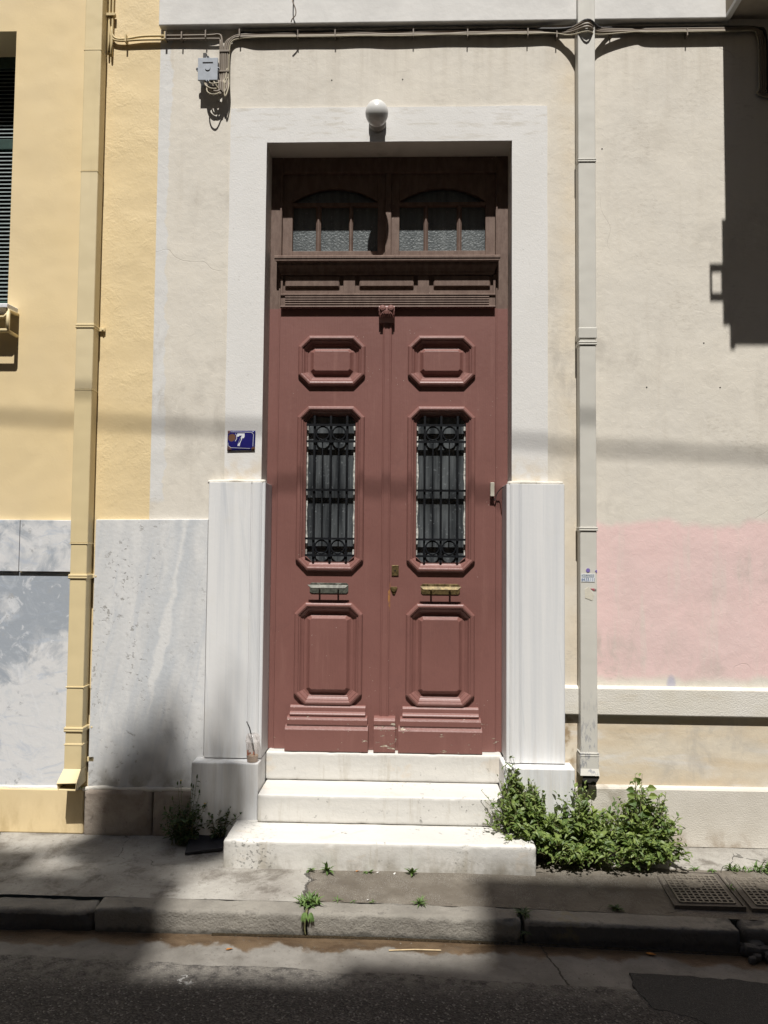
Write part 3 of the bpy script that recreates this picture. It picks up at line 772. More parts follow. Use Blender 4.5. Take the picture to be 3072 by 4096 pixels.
# only the slatted part of the leaf lies in view, so the outer stile sits behind the reveal
sh = B()
sh.box(-3.19, -2.27, .236, .27, 3.07, 3.195); sh.box(-3.19, -2.27, .236, .27, 4.178, 4.245); sh.box(-3.19, -2.27, .236, .27, 4.71, 4.79)
sh.box(-3.19, -3.10, .236, .27, 3.195, 4.71)
shutter = sh.obj('shutter', 'green', yb, .003)
B().box(-3.2, -2.27, .29, .30, 3.06, 4.79).obj('backing', 'dark', shutter)
slat = None
zs = [3.208 + i * .0256 for i in range(38)] + [4.258 + i * .0256 for i in range(18)]
for z in zs:
    if slat is None:
        slat = B().prism_x([(.238, -.003), (.240, .004), (.268, .022), (.268, .016)], -3.10, -2.268).obj('slat', 'slat', shutter)
        for v in slat.data.vertices: v.co.y -= 0
        slat.location.z = z
    else:
        c = slat.copy(); COL.objects.link(c); c.parent = shutter; c.location.z = z
sill = B().prism_x([(.24, 3.06), (.24, 3.085), (-.115, 3.062), (-.12, 3.056), (-.12, 3.035), (0, 3.035)], -3.30, -2.213).obj('window_sill', 'sillmarble', yb, .004)
br = B()
for x in (-2.215, -3.25):
    br.tube([(x, 0, 3.03), (x, -.10, 3.026), (x, -.102, 2.905), (x, 0, 2.90)], .012, 8)
br.tube([(-3.25, -.102, 2.905), (-2.215, -.102, 2.905)], .012, 8)
br.tube([(-3.25, -.10, 2.985), (-2.24, -.10, 2.985), (-2.215, -.10, 3.01)], .009, 8)
br.obj('flower_box_rail', 'pipe_y', yb, smooth=True)

# ================================================================ BEIGE HOUSE
hs = thing('beige_house', (0, .2, 0), 'beige plastered house with white door surround and double door', 'house')
OL, OR_, OT = -.728, .730, 4.07
b = B(); b.box(-1.388, OL, 0, .5, 0, 9); b.box(OR_, 8, 0, .5, 0, 9); b.box(OL, OR_, 0, .5, OT, 9)
b.box(OL, OR_, 0.32, .5, 0, OT)
b.obj('wall', 'beige', hs)
# slightly uneven white band round the opening
def wob(x, z, a=.003): return a * mnoise.noise(Vector((x * 6, z * 6, 0)))
def strip(b, x0, x1, z0, z1, y0, y1, along):
    n = 14; rows = []
    for i in range(n + 1):
        t = i / n
        if along == 'z': z = z0 + (z1 - z0) * t; rows.append(((x0 + wob(x0, z), z), (x1 + wob(x1, z, .0015), z)))
        else: x = x0 + (x1 - x0) * t; rows.append(((x, z0 + wob(x, z0, .0015)), (x, z1 + wob(x, z1))))
    b.prism_y([r[0] for r in rows] + [r[1] for r in rows[::-1]], y0, y1)
ds = B()
def lin(p, q, n, a):
    return [(p[0] + (q[0] - p[0]) * i / n + wob(p[0] + (q[0] - p[0]) * i / n, p[1] + (q[1] - p[1]) * i / n, a), p[1] + (q[1] - p[1]) * i / n + wob(p[0] + (q[0] - p[0]) * i / n + 9, p[1] + (q[1] - p[1]) * i / n, a)) for i in range(n)]
cs = [(-.948, 2.025), (-.948, 4.282), (.938, 4.280), (.938, 2.025), (OR_, 2.025), (OR_, OT), (OL, OT), (OL, 2.025)]
pts = []
for i in range(8): pts += lin(cs[i], cs[(i + 1) % 8], 16, .0035 if i < 3 else .0012)
ds.prism_y(pts, -.010, 0)
ds.obj('door_surround', 'white', hs)
# cornice band, string course, base
B().box(-1.387, 1.975, -.046, 0, 4.776, 4.958).obj('cornice', 'cornice', hs, .006)
b = B(); b.prism_x([(0, .715), (-.029, .722), (-.032, .728), (-.032, .868), (-.028, .874), (0, .884)], 1.022, 8)
b.obj('string_course', 'course', hs, .002)
b = B(); b.prism_x([(0, 0), (-.030, 0), (-.030, .312), (-.022, .322), (0, .33)], 1.058, 8)
b.obj('base_course', 'greybase', hs, .003)
for x0, x1 in ((-1.716, -1.322), (-1.318, -1.072)):
    rough_box(x0, x1, -.033, .02, -.02, .256, .03, .004, .01, seed=x0).obj('base_stone', 'stone', hs, smooth=True)
B().prism_y([(-1.703, .272), (-1.694 + .0, .262), (-1.034, .262), (-1.034, 1.813), (-1.697, 1.806)], -.020, .002).obj('marble_panel', 'panel', hs, .003)
# mortar on ledges
mo = B()
for x0, x1, z, y in ((-1.74, -1.06, .252, -.030), (-9, -1.74, .250, -.026)):
    q = rough_box(x0, x1, y, .0, z - .01, z + .018, .02, .008, .008, seed=9); mo.add(q.v, q.f)
q = rough_box(-1.036, -.70, -.046, .0, 2.02, 2.045, .02, .006, .008, seed=2); mo.add(q.v, q.f)
q = rough_box(.70, 1.02, -.046, .0, 2.02, 2.045, .02, .006, .008, seed=3); mo.add(q.v, q.f)
mo.obj('mortar', 'course', hs, smooth=True)
# pilasters
for s in (-1, 1):
    pl = [(1.025, 0), (1.025, -.046), (1.021, -.05), (.7785, -.05), (.776, -.044), (.7735, -.044), (.7715, -.050), (.762, -.0545), (.745, -.058), (.728, -.0545), (.7165, -.047), (.7135, -.041), (.711, -.041), (.7105, -.045), (.700, -.045), (.6955, -.041), (.6955, .16), (.74, .16), (.74, 0)]
    p = B().prism_z([(s * x, y) for x, y in (pl if s > 0 else pl[::-1])], .452, 2.028).obj('pilaster', 'marble', hs, .0015)
    x0, x1 = (.672, 1.062) if s > 0 else (-1.072, -.695)
    B().box(x0, x1, -.127, .10, -.03, .446).obj('plinth_block', 'marble', p, .007)

# ---- balcony at the upper right (mostly above the frame)
b = B(); b.box(1.972, 6, -.72, 0, 4.80, 4.96); b.box(1.952, 6, -.965, -.72, 4.795, 4.96); b.box(1.99, 6, -1.03, -.965, 4.80, 4.96)
bal = b.obj('balcony', 'soffit', hs)
b = B(); b.box(1.972, 2.0, -.72, 0, 4.775, 4.80); b.box(1.99, 2.02, -1.03, -.965, 4.775, 4.80)
b.obj('drip_edge', 'cornice', bal)
b = B(); b.box(1.878, 1.893, -.87, -.85, 4.755, 4.945); b.box(1.893, 1.96, -.87, -.85, 4.755, 4.772); b.box(1.893, 1.96, -.87, -.85, 4.928, 4.945); b.box(1.944, 1.96, -.87, -.85, 4.772, 4.928)
b.obj('rail_bracket', 'iron', bal)

# ---- door frame
DF = .165
fr = B(); fr.box(-.74, -.66, DF, .31, .45, 4.07); fr.box(.655, .74, DF, .31, .45, 4.07); fr.box(-.66, .655, DF, .31, 3.972, 4.07)
frame = fr.obj('door_frame', 'door', hs, .004)
b = B()
for x0, x1 in ((-.672, -.662), (.657, .667)): b.box(x0, x1, DF - .006, DF, .45, 3.96)
b.obj('bead', 'door', frame, .002)
# transom window above the leaves
SY = .186
tw = B(); tw.box(-.022, .015, .172, .24, 3.44, 3.972)
tr = tw.obj('transom_window', 'door', hs, .004)
def arcpts(x0, x1, z0, zt, n=18):
    c = (x0 + x1) / 2; hw = (x1 - x0) / 2; sg = zt - z0; rr = (hw * hw + sg * sg) / (2 * sg); a0 = math.asin(hw / rr)
    return [(c + rr * math.sin(-a0 + 2 * a0 * i / n), zt - rr + rr * math.cos(-a0 + 2 * a0 * i / n)) for i in range(n + 1)]
for gx0, gx1, ox0, ox1, mu in ((-.598, -.069, -.66, -.022, ((-.454, -.423), (-.248, -.223))), (.065, .595, .015, .655, ((.215, .243), (.42, .45)))):
    s_ = B(); s_.box(ox0, gx0, SY, .235, 3.44, 3.972); s_.box(gx1, ox1, SY, .235, 3.44, 3.972); s_.box(gx0, gx1, SY, .235, 3.44, 3.488)
    s_.prism_y([(gx0, 3.972)] + arcpts(gx0, gx1, 3.797, 3.884) + [(gx1, 3.972)], SY, .235)
    s_.obj('sash', 'door', tr, .003)
    mm = B(); mm.box(gx0, gx1, SY + .004, .225, 3.775, 3.794)
    for a, c in mu:
        mm.prism_z([(a, .232), (a, SY + .016), ((a + c) / 2 - .003, SY + .004), ((a + c) / 2 + .003, SY + .004), (c, SY + .016), (c, .232)], 3.488, 3.776)
    mm.obj('muntin', 'door', tr)
    xs = [gx0] + [v for a, c in mu for v in (a + .004, c - .004)] + [gx1]
    for i in range(3): B().box(xs[2 * i] - .004, xs[2 * i + 1] + .004, .222, .226, 3.482, 3.78).obj('pane', 'pebble', tr)
    B().prism_y([(gx0 + .001, 3.786)] + arcpts(gx0, gx1, 3.797, 3.886) + [(gx1 - .001, 3.786)], .222, .226).obj('pane', 'pebble', tr)
# door head: moulded ledge, frieze and reeding
pr = [(.20, 3.462), (.150, 3.446), (.086, 3.420), (.079, 3.414), (.079, 3.402), (.083, 3.400), (.083, 3.388), (.104, 3.384), (.106, 3.368), (.118, 3.352), (.126, 3.336), (.128, 3.322), (.142, 3.318), (.20, 3.318)]
head = B().prism_x(pr, -.689, .674, [max(0, (p[0] - .079)) * .6 if p[1] < 3.4 else 0 for p in pr]).obj('door_head', 'door', hs)
b = B(); b.box(-.658, .652, .152, .20, 3.115, 3.33)
for x0, x1 in ((-.658, -.645), (-.273, -.202), (.181, .249), (.638, .652)): b.box(x0, x1, .138, .153, 3.2, 3.318)
b.obj('frieze', 'door', head, .002)
for x0, x1 in ((-.632, -.298), (-.176, .156), (.277, .620)):
    B().octloft(x0, x1, 3.246, 3.316, .004, .152, [(0, 0), (0, .010), (.006, .0135)]).obj('frieze_panel', 'door', head)
b = B(); b.prism_x([(.16, 3.212), (.136, 3.203), (.126, 3.198), (.126, 3.190), (.134, 3.186), (.134, 3.128), (.126, 3.125), (.124, 3.118), (.128, 3.114), (.16, 3.114)], -.656, .650)
for i in range(4): b.tube([(-.628, .1335, 3.136 + i * .0142), (.612, .1335, 3.136 + i * .0142)], .0062, 8)
b.obj('reeding', 'door', head)

# ---- door leaves
LY = .152; LB, LT = .457, 3.118
MP = [(0, -.002), (.001, .011), (.004, .017), (.010, .0215), (.019, .0235), (.027, .020), (.0285, .0135), (.036, .0125), (.0375, .0065), (.044, .000), (.050, -.0045), (.055, -.005), (.0565, -.0105), (.064, -.0115)]
FP = [(.074, -.0115), (.076, -.008), (.080, -.006), (.094, .0095), (.097, .0105)]
def leaf(sx0, sx1, px, side):
    """sx0..sx1 leaf edges, px (x0, x1) outer edges of the panels"""
    z1, z2, z3 = (2.634, 2.945), (1.512, 2.512), (.715, 1.325)
    bm = bmesh.new(); edges = []
    def loop(pts):
        v = [bm.verts.new((x, LY, z)) for x, z in pts]; e = [bm.edges.new((v[i], v[(i + 1) % len(v)])) for i in range(len(v))]; edges.extend(e); return v
    outer = loop([(sx0, LB), (sx1, LB), (sx1, LT), (sx0, LT)])
    for za, zb in (z1, z2, z3): loop(octring(px[0] + .02, px[1] - .02, za + .02, zb - .02, .066 - .0117))
    bmesh.ops.triangle_fill(bm, use_beauty=True, use_dissolve=False, edges=edges)
    back = [bm.verts.new((v.co.x, .195, v.co.z)) for v in outer]
    for i in range(4): bm.faces.new((outer[i], back[i], back[(i + 1) % 4], outer[(i + 1) % 4]))
    bm.faces.new(back); bmesh.ops.recalc_face_normals(bm, faces=bm.faces)
    off = wloc(hs); bmesh.ops.translate(bm, verts=bm.verts, vec=-off)
    me = bpy.data.meshes.new('door_leaf'); bm.to_mesh(me); bm.free(); me.materials.append(M['door'])
    lf = bpy.data.objects.new('door_leaf', me); COL.objects.link(lf); lf.parent = hs
    for za, zb in (z1, z3):
        B().octloft(px[0], px[1], za, zb, .066, LY, MP + FP).obj('raised_panel', 'door', lf, .0012, seg=1)
    B().octloft(px[0], px[1], z2[0], z2[1], .066, LY, MP[:12] + [(.0565, -.010), (.060, -.024), (.0605, -.032)], cap=False).obj('window_moulding', 'door', lf, .0012, seg=1)
    gx0, gx1 = px[0] + .0605, px[1] - .0605; gz0, gz1 = z2[0] + .0605, z2[1] - .0605
    B().prism_y(octring(gx0 - .006, gx1 + .006, gz0 - .006, gz1 + .006, .036), LY + .026, LY + .030).obj('pane', 'glass', lf)
    be = B()
    for x, sg in ((gx0, 1), (gx1, -1)):
        n = 40; a = []; c = []
        for i in range(n + 1):
            z = gz0 + .04 + (gz1 - gz0 - .08) * i / n
            a.append((x - sg * .002, z)); c.append((x + sg * (.006 + .006 * mnoise.noise(Vector((x * 40, z * 14, 0))) + .003 * mnoise.noise(Vector((x * 40, z * 60, 2)))), z))
        be.prism_y(a + c[::-1], LY + .017, LY + .025)
    be.obj('glazing_bead', 'putty', lf)
    # wrought-iron grille
    g = B(); cx = (gx0 + gx1) / 2; bars = [cx - .099, cx, cx + .099]; thin = [cx - .0495, cx + .0495]; GY = LY - .004
    zt0 = gz1
    for x in bars: g.box(x - .0062, x + .0062, GY - .005, GY + .007, gz0 - .002, gz1 + .002)
    for z in (2.397, 2.297, 2.002, 1.708, 1.608): g.box(gx0 - .004, gx1 + .004, GY - .0095, GY + .003, z - .0062, z + .0062)
    for x in thin: g.box(x - .0035, x + .0035, GY - .003, GY + .004, 1.708, 2.297)
    for z in (2.347, 1.658):
        for x in thin: g.torus((x, GY, z), .0400, .0048, 28, 6)
    for x in bars:
        for z in (2.397, 2.297, 2.002, 1.708, 1.608): g.box(x - .0085, x + .0085, GY - .013, GY - .009, z - .0085, z + .0085)
    g.obj('grille', 'iron', lf)
    # stepped kick board
    k0, k1 = (px[0] - .041, px[1] + .041)
    kb = B()
    kb.prism_x([(LY + .01, .457), (.092, .457), (.090, .462), (.090, .583), (.094, .590), (.104, .598), (.108, .606), (LY + .01, .606)], k0, k1)
    kb.prism_x([(LY + .01, .605), (.104, .605), (.1015, .612), (.1015, .638), (.108, .650), (.122, .656), (LY + .01, .656)], k0 + .010, k1 - .006)
    kb.prism_x([(LY + .01, .655), (.122, .655), (.114, .660), (.112, .668), (.118, .676), (.128, .682), (.130, .706), (.140, .716), (LY + .01, .718)], k0 + .024, k1 - .018)
    kb.obj('kick_board', 'door', lf, .002)
    # pull bar on its plate
    pc = (px[0] + px[1]) / 2 + (.0 if side < 0 else .0); mt = 'greenbrass' if side < 0 else 'brass'
    hp = B().prism_y(octring(pc - .116, pc + .116, 1.380, 1.443, .010), LY - .005, LY + .001).obj('letter_plate', mt, lf, .0015)
    bz = 1.425 if side < 0 else 1.422
    pb = B(); pb.add([(pc - .128, LY - .050, bz + .006), (pc + .096, LY - .050, bz + .006), (pc + .122, LY - .050, bz - .010), (pc - .106, LY - .050, bz - .016),
                      (pc - .128, LY - .056, bz + .006), (pc + .096, LY - .056, bz + .006), (pc + .122, LY - .056, bz - .010), (pc - .106, LY - .056, bz - .016)],
                     [(0, 1, 2, 3), (7, 6, 5, 4), (0, 4, 5, 1), (1, 5, 6, 2), (2, 6, 7, 3), (3, 7, 4, 0)])
    pb = B(); pb.prism_x([(LY - .048, bz + .008), (LY - .056, bz + .008), (LY - .064, bz - .010), (LY - .060, bz - .014), (LY - .048, bz - .004)], pc - .124, pc + .122, [0, 0, .022, .022, .01])
    for dx in (-.056, .056):
        pb.prism_x([(LY - .004, bz + .012), (LY - .050, bz + .006), (LY - .056, bz + .005), (LY - .056, bz - .008), (LY - .050, bz - .009), (LY - .02, bz - .014), (LY - .004, bz - .026)], pc + dx - .0055, pc + dx + .0055)
        pb.box(pc + dx - .017, pc + dx + .017, LY - .007, LY - .003, bz + .006, bz + .016)
    pb.obj('pull_bar', 'silverbar' if side < 0 else 'brassbar', lf, .001)
    return lf
lfL = leaf(-.660, -.002, (-.5445, -.1345), -1)
lfR = leaf(.002, .655, (.1235, .5335), 1)
# meeting astragal, carved top and base block
ast = B(); ast.prism_z([(-.029, LY), (-.029, LY - .014), (-.024, LY - .018), (-.0185, LY - .018), (-.017, LY - .015), (.013, LY - .015), (.0145, LY - .018), (.020, LY - .018), (.025, LY - .014), (.025, LY)], .64, 3.03)
ao = ast.obj('astragal', 'door', lfL, .001)
ks = B(); ks.prism_x([(LY, 3.116), (.104, 3.116), (.100, 3.108), (.098, 3.085), (.104, 3.062), (.112, 3.045), (.122, 3.032), (.132, 3.022), (LY, 3.018)], -.054, .042)
for x in (-.031, .019):
    ks.lathe([(.002, -.008), (.014, -.006), (.0205, 0), (.0205, .012)], (x, .0965, 3.099), 16, 'y')
for i, dx in enumerate((-.036, -.022, -.010, .0, .010, .022, .036)):
    ks.tube([(-.006 + dx * .35, .098, 3.086), (-.006 + dx * .8, .098, 3.066), (-.006 + dx * 1.1, .107, 3.046)], .0052, 6, .003)
ks.obj('carved_keystone', 'door', lfL, .001)
bb = B(); bb.prism_x([(LY, .457), (.094, .457), (.092, .462), (.092, .592), (.098, .602), (.104, .606), (.100, .612), (.098, .618), (.098, .640), (.112, .652), (.128, .658), (LY, .660)], -.062, .066)
bb.obj('base_block', 'door', lfL, .003)
b = B(); b.box(.036, .078, LY - .006, LY, 1.489, 1.552); lk = b.obj('lock_plate', 'brass', lfR, .002)
B().box(.053, .061, LY - .0075, LY - .005, 1.516, 1.524).obj('keyhole', 'dark', lfR)
b = B(); b.prism_y([(.028, 1.418), (.033, 1.423), (.067, 1.423), (.072, 1.418), (.056, 1.379), (.044, 1.379)], LY - .006, LY)
b.lathe([(.012, 0), (.012, .006), (.007, .010)], (.050, LY - .012, 1.406), 16, 'y'); b.obj('escutcheon', 'brass', lfR, .001)
# white contact sensor with its lead
sn = thing('door_sensor', (.634, .13, 1.968), 'small cream door contact box high on the right jamb', 'sensor')
B().box(.622, .646, .122, .165, 1.968, 2.052).obj('housing', 'plastic_w', sn, .003)
B().tube(crom([(.64, .14, 1.972), (.650, .135, 1.945), (.662, .135, 1.985), (.682, .125, 2.012), (.694, .08, 2.022)]), .003, 6).obj('lead', 'cable_dark', sn, smooth=True)

# ================================================================ STEPS
st = thing('marble_steps', (0, -.15, 0), 'three white marble steps rising to the double door', 'steps')
rough_box(-.815, .80, -.41, .0, -.06, .135, .011, .0012, .011, seed=5, chip=.8).obj('step', 'step', st, smooth=True)
rough_box(-.690, .668, -.162, .11, .1365, .290, .010, .0010, .010, seed=6, chip=.8).obj('step', 'step', st, smooth=True)
rough_box(-.6935, .690, .088, .18, .2915, .4545, .010, .0008, .010, seed=8, chip=.5).obj('step', 'step', st, smooth=True)

# ================================================================ DRAINPIPES
def hollow(b, x0, x1, y0, y1, path):
    """open rectangular spout: list of (z, dy) sections"""
    t = .002; o = len(b.v); n = len(path)
    for z, dy, sh in path:
        for ins in (0, t):
            b.v += [(x0 + ins - sh, y0 + ins + dy, z), (x1 - ins + sh, y0 + ins + dy, z), (x1 - ins + sh, y1 - ins + dy, z), (x0 + ins - sh, y1 - ins + dy, z)]
    for i in range(n - 1):
        for ring in (0, 4):
            for k in range(4):
                k2 = (k + 1) % 4; a = o + i * 8 + ring; b.f.append((a + k, a + k2, a + 8 + k2, a + 8 + k))
    for i in (0, n - 1):
        for k in range(4):
            k2 = (k + 1) % 4; a = o + i * 8; b.f.append((a + k, a + k2, a + 4 + k2, a + 4 + k))
dp = thing('drainpipe', (-1.76, -.05, .25), 'yellow painted square drainpipe with flared spout at its foot', 'drainpipe', 'drainpipes')
X0, X1 = -1.815, -1.712
for za, zb, mt_ in ((3.86, 9, 'pipe_y'), (2.56, 3.86, 'pipe_y2'), (1.665, 2.56, 'pipe_y')): B().box(X0, X1, -.090, -.012, za, zb).obj('pipe', mt_, dp, .006)
B().box(X0 + .003, X1 - .003, -.088, -.013, .50, 1.67).obj('pipe', 'pipe_y', dp, .006)
B().box(X0 + .002, X1 - .002, -.090, -.012, .385, .53).obj('pipe', 'pipe_y', dp, .004)
b = B(); xa, xb = X0 + .002, X1 - .002
def plate(b, q, t):   # quad with thickness t along +z
    b.add(list(q) + [(p[0], p[1], p[2] + t) for p in q], [(0, 1, 2, 3), (7, 6, 5, 4), (0, 4, 5, 1), (1, 5, 6, 2), (2, 6, 7, 3), (3, 7, 4, 0)])
plate(b, [(xa, -.090, .384), (xb, -.090, .384), (xb + .003, -.150, .324), (xa - .010, -.152, .320)], .003)
plate(b, [(xa, -.012, .300), (xb, -.012, .300), (xb - .004, -.146, .281), (xa - .004, -.150, .284)], .003)
for x, xe in ((xa, xa - .010), (xb - .003, xb)):
    b.add([(x, -.012, .385), (x, -.090, .385), (xe, -.151, .322), (xe + (.006 if xe < -1.77 else -.004), -.148, .286), (x, -.012, .302)] + [(x + .003, -.012, .385), (x + .003, -.090, .385), (xe + .003, -.151, .322), (xe + (.009 if xe < -1.77 else -.001), -.148, .286), (x + .003, -.012, .302)],
          [(0, 1, 2, 3, 4), (9, 8, 7, 6, 5)] + [(i, i + 5, (i + 1) % 5 + 5, (i + 1) % 5) for i in range(5)])
b.obj('spout', 'pipe_y', dp)
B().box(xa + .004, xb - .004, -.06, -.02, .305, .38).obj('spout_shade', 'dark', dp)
for z in (2.935, 1.475, .605):
    b = B()
    for dz in (-.010, .002): b.box(X0 - .004, X1 + .004, -.0945, -.010, z + dz, z + dz + .008)
    b.box(X0 - .002, X1 + .002, -.0925, -.010, z - .014, z + .014)
    b.box(X1, X1 + .035, -.016, -.004, z - .010, z + .012); b.lathe([(.006, 0), (.006, .008)], (X1 + .023, -.022, z), 10, 'y')
    b.obj('clamp', 'pipe_y', dp, .0015)
for z in (4.60, 3.86, 2.56, 1.665, .845, .52):
    B().box(X0 - .0015, X1 + .0015, -.0915, -.011, z - .003, z + .003).obj('joint', 'pipe_y', dp, .001)
B().box(X0 - .025, X0, -.02, -.012, .405, .44).obj('strap', 'pipe_y', dp); B().box(X1, X1 + .04, -.02, -.012, .41, .435).obj('strap', 'pipe_y', dp)

dw = thing('drainpipe', (1.15, -.05, .36), 'off-white square drainpipe with stickers right of the doorway', 'drainpipe', 'drainpipes')
X0, X1 = 1.101, 1.2
B().box(X0, X1, -.088, -.012, 2.86, 9).obj('pipe', 'pipe_w', dw, .005)
B().box(X0 + .003, X1 - .003, -.087, -.013, .50, 2.87).obj('pipe', 'pipe_w', dw, .005)
B().box(X0 - .003, X1 + .003, -.092, -.010, 2.862, 2.925).obj('socket', 'pipe_w', dw, .004)
for z in (3.905, 2.835, 1.772, .516):
    b = B()
    for dz in (-.009, .003): b.box(X0 - .003, X1 + .003, -.0925, -.009, z + dz, z + dz + .006)
    b.box(X0 - .001, X1 + .001, -.0905, -.009, z - .011, z + .011)
    b.obj('clamp', 'pipe_w', dw, .001)
b = B(); hollow(b, X0 - .001, X1 + .001, -.091, -.010, [(.52, 0, 0), (.44, 0, 0), (.405, -.012, .003)]); b.obj('spout', 'pipe_w', dw)
b = B()   # torn black liner hanging out of the foot
b.prism_y([(X0 + .012, .40), (X0 + .010, .372), (X0 + .050, .362), (X0 + .066, .374), (X0 + .088, .366), (X0 + .103, .392), (X0 + .096, .408), (X0 + .084, .398), (X0 + .072, .412), (X0 + .052, .402)], -.094, -.090)
b.box(X0 + .006, X1 - .006, -.086, -.02, .400, .405)
b.prism_y([(X0 + .02, .36), (X0 + .02, .31), (X0 + .055, .31), (X0 + .055, .335), (X0 + .1, .335), (X0 + .1, .36)], -.036, -.033)
b.obj('torn_liner', 'cable_dark', dw)
# stickers (flat print)
PY = -.0892
stk = B().box(1.108, 1.184, PY, -.0865, 1.475, 1.520).obj('sticker', 'sticker', dw)
def text(s, x, z, size, y, mat, parent, w=None):
    cu = bpy.data.curves.new('t', 'FONT'); cu.body = s; cu.size = size; cu.extrude = 0.0002
    o = bpy.data.objects.new('t', cu); COL.objects.link(o); bpy.context.view_layer.update()
    dg = bpy.context.evaluated_depsgraph_get(); me = bpy.data.meshes.new_from_object(o.evaluated_get(dg)); bpy.data.objects.remove(o)
    xs = [v.co.x for v in me.vertices]; k = (w / (max(xs) - min(xs))) if w else 1; off = wloc(parent)
    for v in me.vertices: v.co = Vector((x + (v.co.x - min(xs)) * k, y - v.co.z, z + v.co.y)) - off
    me.materials.clear(); me.materials.append(M[mat]); q = bpy.data.objects.new('lettering', me); COL.objects.link(q); q.parent = parent
text('ΑΠΟΦΡΑΞΕΙΣ', 1.1105, 1.5065, .0135, PY - .0006, 'ink_dark', stk, .070)
text('64.53.111', 1.1105, 1.479, .0275, PY - .0006, 'ink', stk, .071)
B().box(1.114, 1.178, PY - .0009, PY - .0003, 1.5018, 1.5030).obj('lettering', 'ink_dark', stk)
B().lathe([(.0115, 0), (.0115, .002)], (1.147, PY, 1.540), 18, 'y').obj('sticker', 'purple', dw)
B().prism_y([(1.186, 1.536), (1.190, 1.541), (1.197, 1.543), (1.197, 1.526), (1.192, 1.529)], PY, -.0865).obj('sticker', 'purple', dw)
B().prism_y([(1.160, 1.438), (1.182, 1.438), (1.182, 1.426), (1.178, 1.425)], PY, -.0865).obj('sticker', 'red', dw)
B().prism_y([(1.182, 1.438), (1.193, 1.437), (1.193, 1.427), (1.182, 1.426)], PY - .0002, -.0865).obj('sticker', 'steelgrey', dw)
B().prism_y([(1.128, 1.432), (1.15, 1.448), (1.18, 1.40), (1.17, 1.37), (1.13, 1.385)], PY + .0004, -.0866).obj('sticker', 'plastic_w', dw)

# ================================================================ CABLES AND BOX
cb = thing('cable_bundle', (0, -.03, 4.7), 'bundle of painted cables clipped along the wall under the cornice', 'cables')
def cable(pts, r, mat='cable', n=6): B().tube(crom(pts, n), r, 7).obj('cable', mat, cb, smooth=True)
Y = -.018
def run(x0, x1, z, y, seed, amp=.006, st=.16):
    n = max(2, int(abs(x1 - x0) / st)); return [(x0 + (x1 - x0) * i / n, y + .004 * mnoise.noise(Vector((i * 1.3, seed, 1))), z + amp * mnoise.noise(Vector((i * .9, seed, 0)))) for i in range(n + 1)]
def hump(pts, zc, y):   # swing out over the off-white drainpipe
    out = [p for p in pts if p[0] < .985]; out += [(1.06, y * .7 - .04, zc * .6 + 4.715 * .4), (1.15, -.115, zc), (1.235, y * .7 - .04, zc * .6 + 4.715 * .4)]; return out + [p for p in pts if p[0] > 1.32]
cable([(-1.698, Y, 9), (-1.698, Y, 4.95), (-1.700, Y, 4.83), (-1.684, Y, 4.728), (-1.63, Y, 4.702)] + run(-1.5, -1.05, 4.706, -.02, 1) + [(-1.022, Y, 4.70), (-1.017, -.022, 4.66), (-1.016, -.022, 4.48), (-1.000, -.035, 4.40), (-1.035, -.06, 4.375), (-1.06, -.055, 4.425)], .0058)
cable([(-1.678, Y, 9), (-1.678, Y, 4.95), (-1.684, Y, 4.79), (-1.665, Y, 4.724), (-1.60, Y, 4.713)] + run(-1.48, -1.08, 4.728, -.02, 2) + [(-1.035, Y, 4.735), (-1.012, Y, 4.715), (-1.005, -.022, 4.62), (-1.004, -.022, 4.46), (-.988, -.04, 4.40), (-1.02, -.065, 4.352), (-1.075, -.065, 4.375), (-1.088, -.055, 4.43)], .0065)
right = [(1.55, Y, 4.712), (1.98, Y, 4.712), (2.13, Y, 4.714), (2.178, Y, 4.69), (2.19, Y, 4.60), (2.19, Y, 4.38), (2.21, Y, 4.32), (2.6, Y, 4.25)]
for i, (xd, z, zc, mat) in enumerate(((-.984, 4.736, 4.718, 'cable'), (-.972, 4.722, 4.700, 'cable'), (-.994, 4.714, 4.683, 'cable'), (-.962, 4.707, 4.655, 'cable_light'))):
    top = hump(run(-.80, 1.45, z, -.016 - .004 * i, 10 + i, .007), zc, Y)
    dn = [(xd - .02, -.055, 4.425), (xd - .012, -.06, 4.36 - .012 * i), (xd + .005, -.045, 4.39), (xd, -.024, 4.47), (xd, -.022, 4.62), (xd + .012, -.02, 4.685), (xd + .06, -.018, 4.725 - .006 * i)]
    rr = [(p[0], p[1] - .005 * i, p[2] + (z - 4.715)) if k < 3 else (p[0] + .012 * (1.5 - i), p[1], p[2]) for k, p in enumerate(right)]
    cable(dn + top + rr, .0062 if i < 3 else .0042, mat)
cable(hump(run(-.9, 1.5, 4.745, -.014, 31, .005), 4.724, Y) + [(1.98, -.014, 4.742), (2.16, -.014, 4.735), (2.215, -.014, 4.69), (2.22, -.014, 4.4), (2.25, -.014, 4.3)], .0085, 'cable_dark')
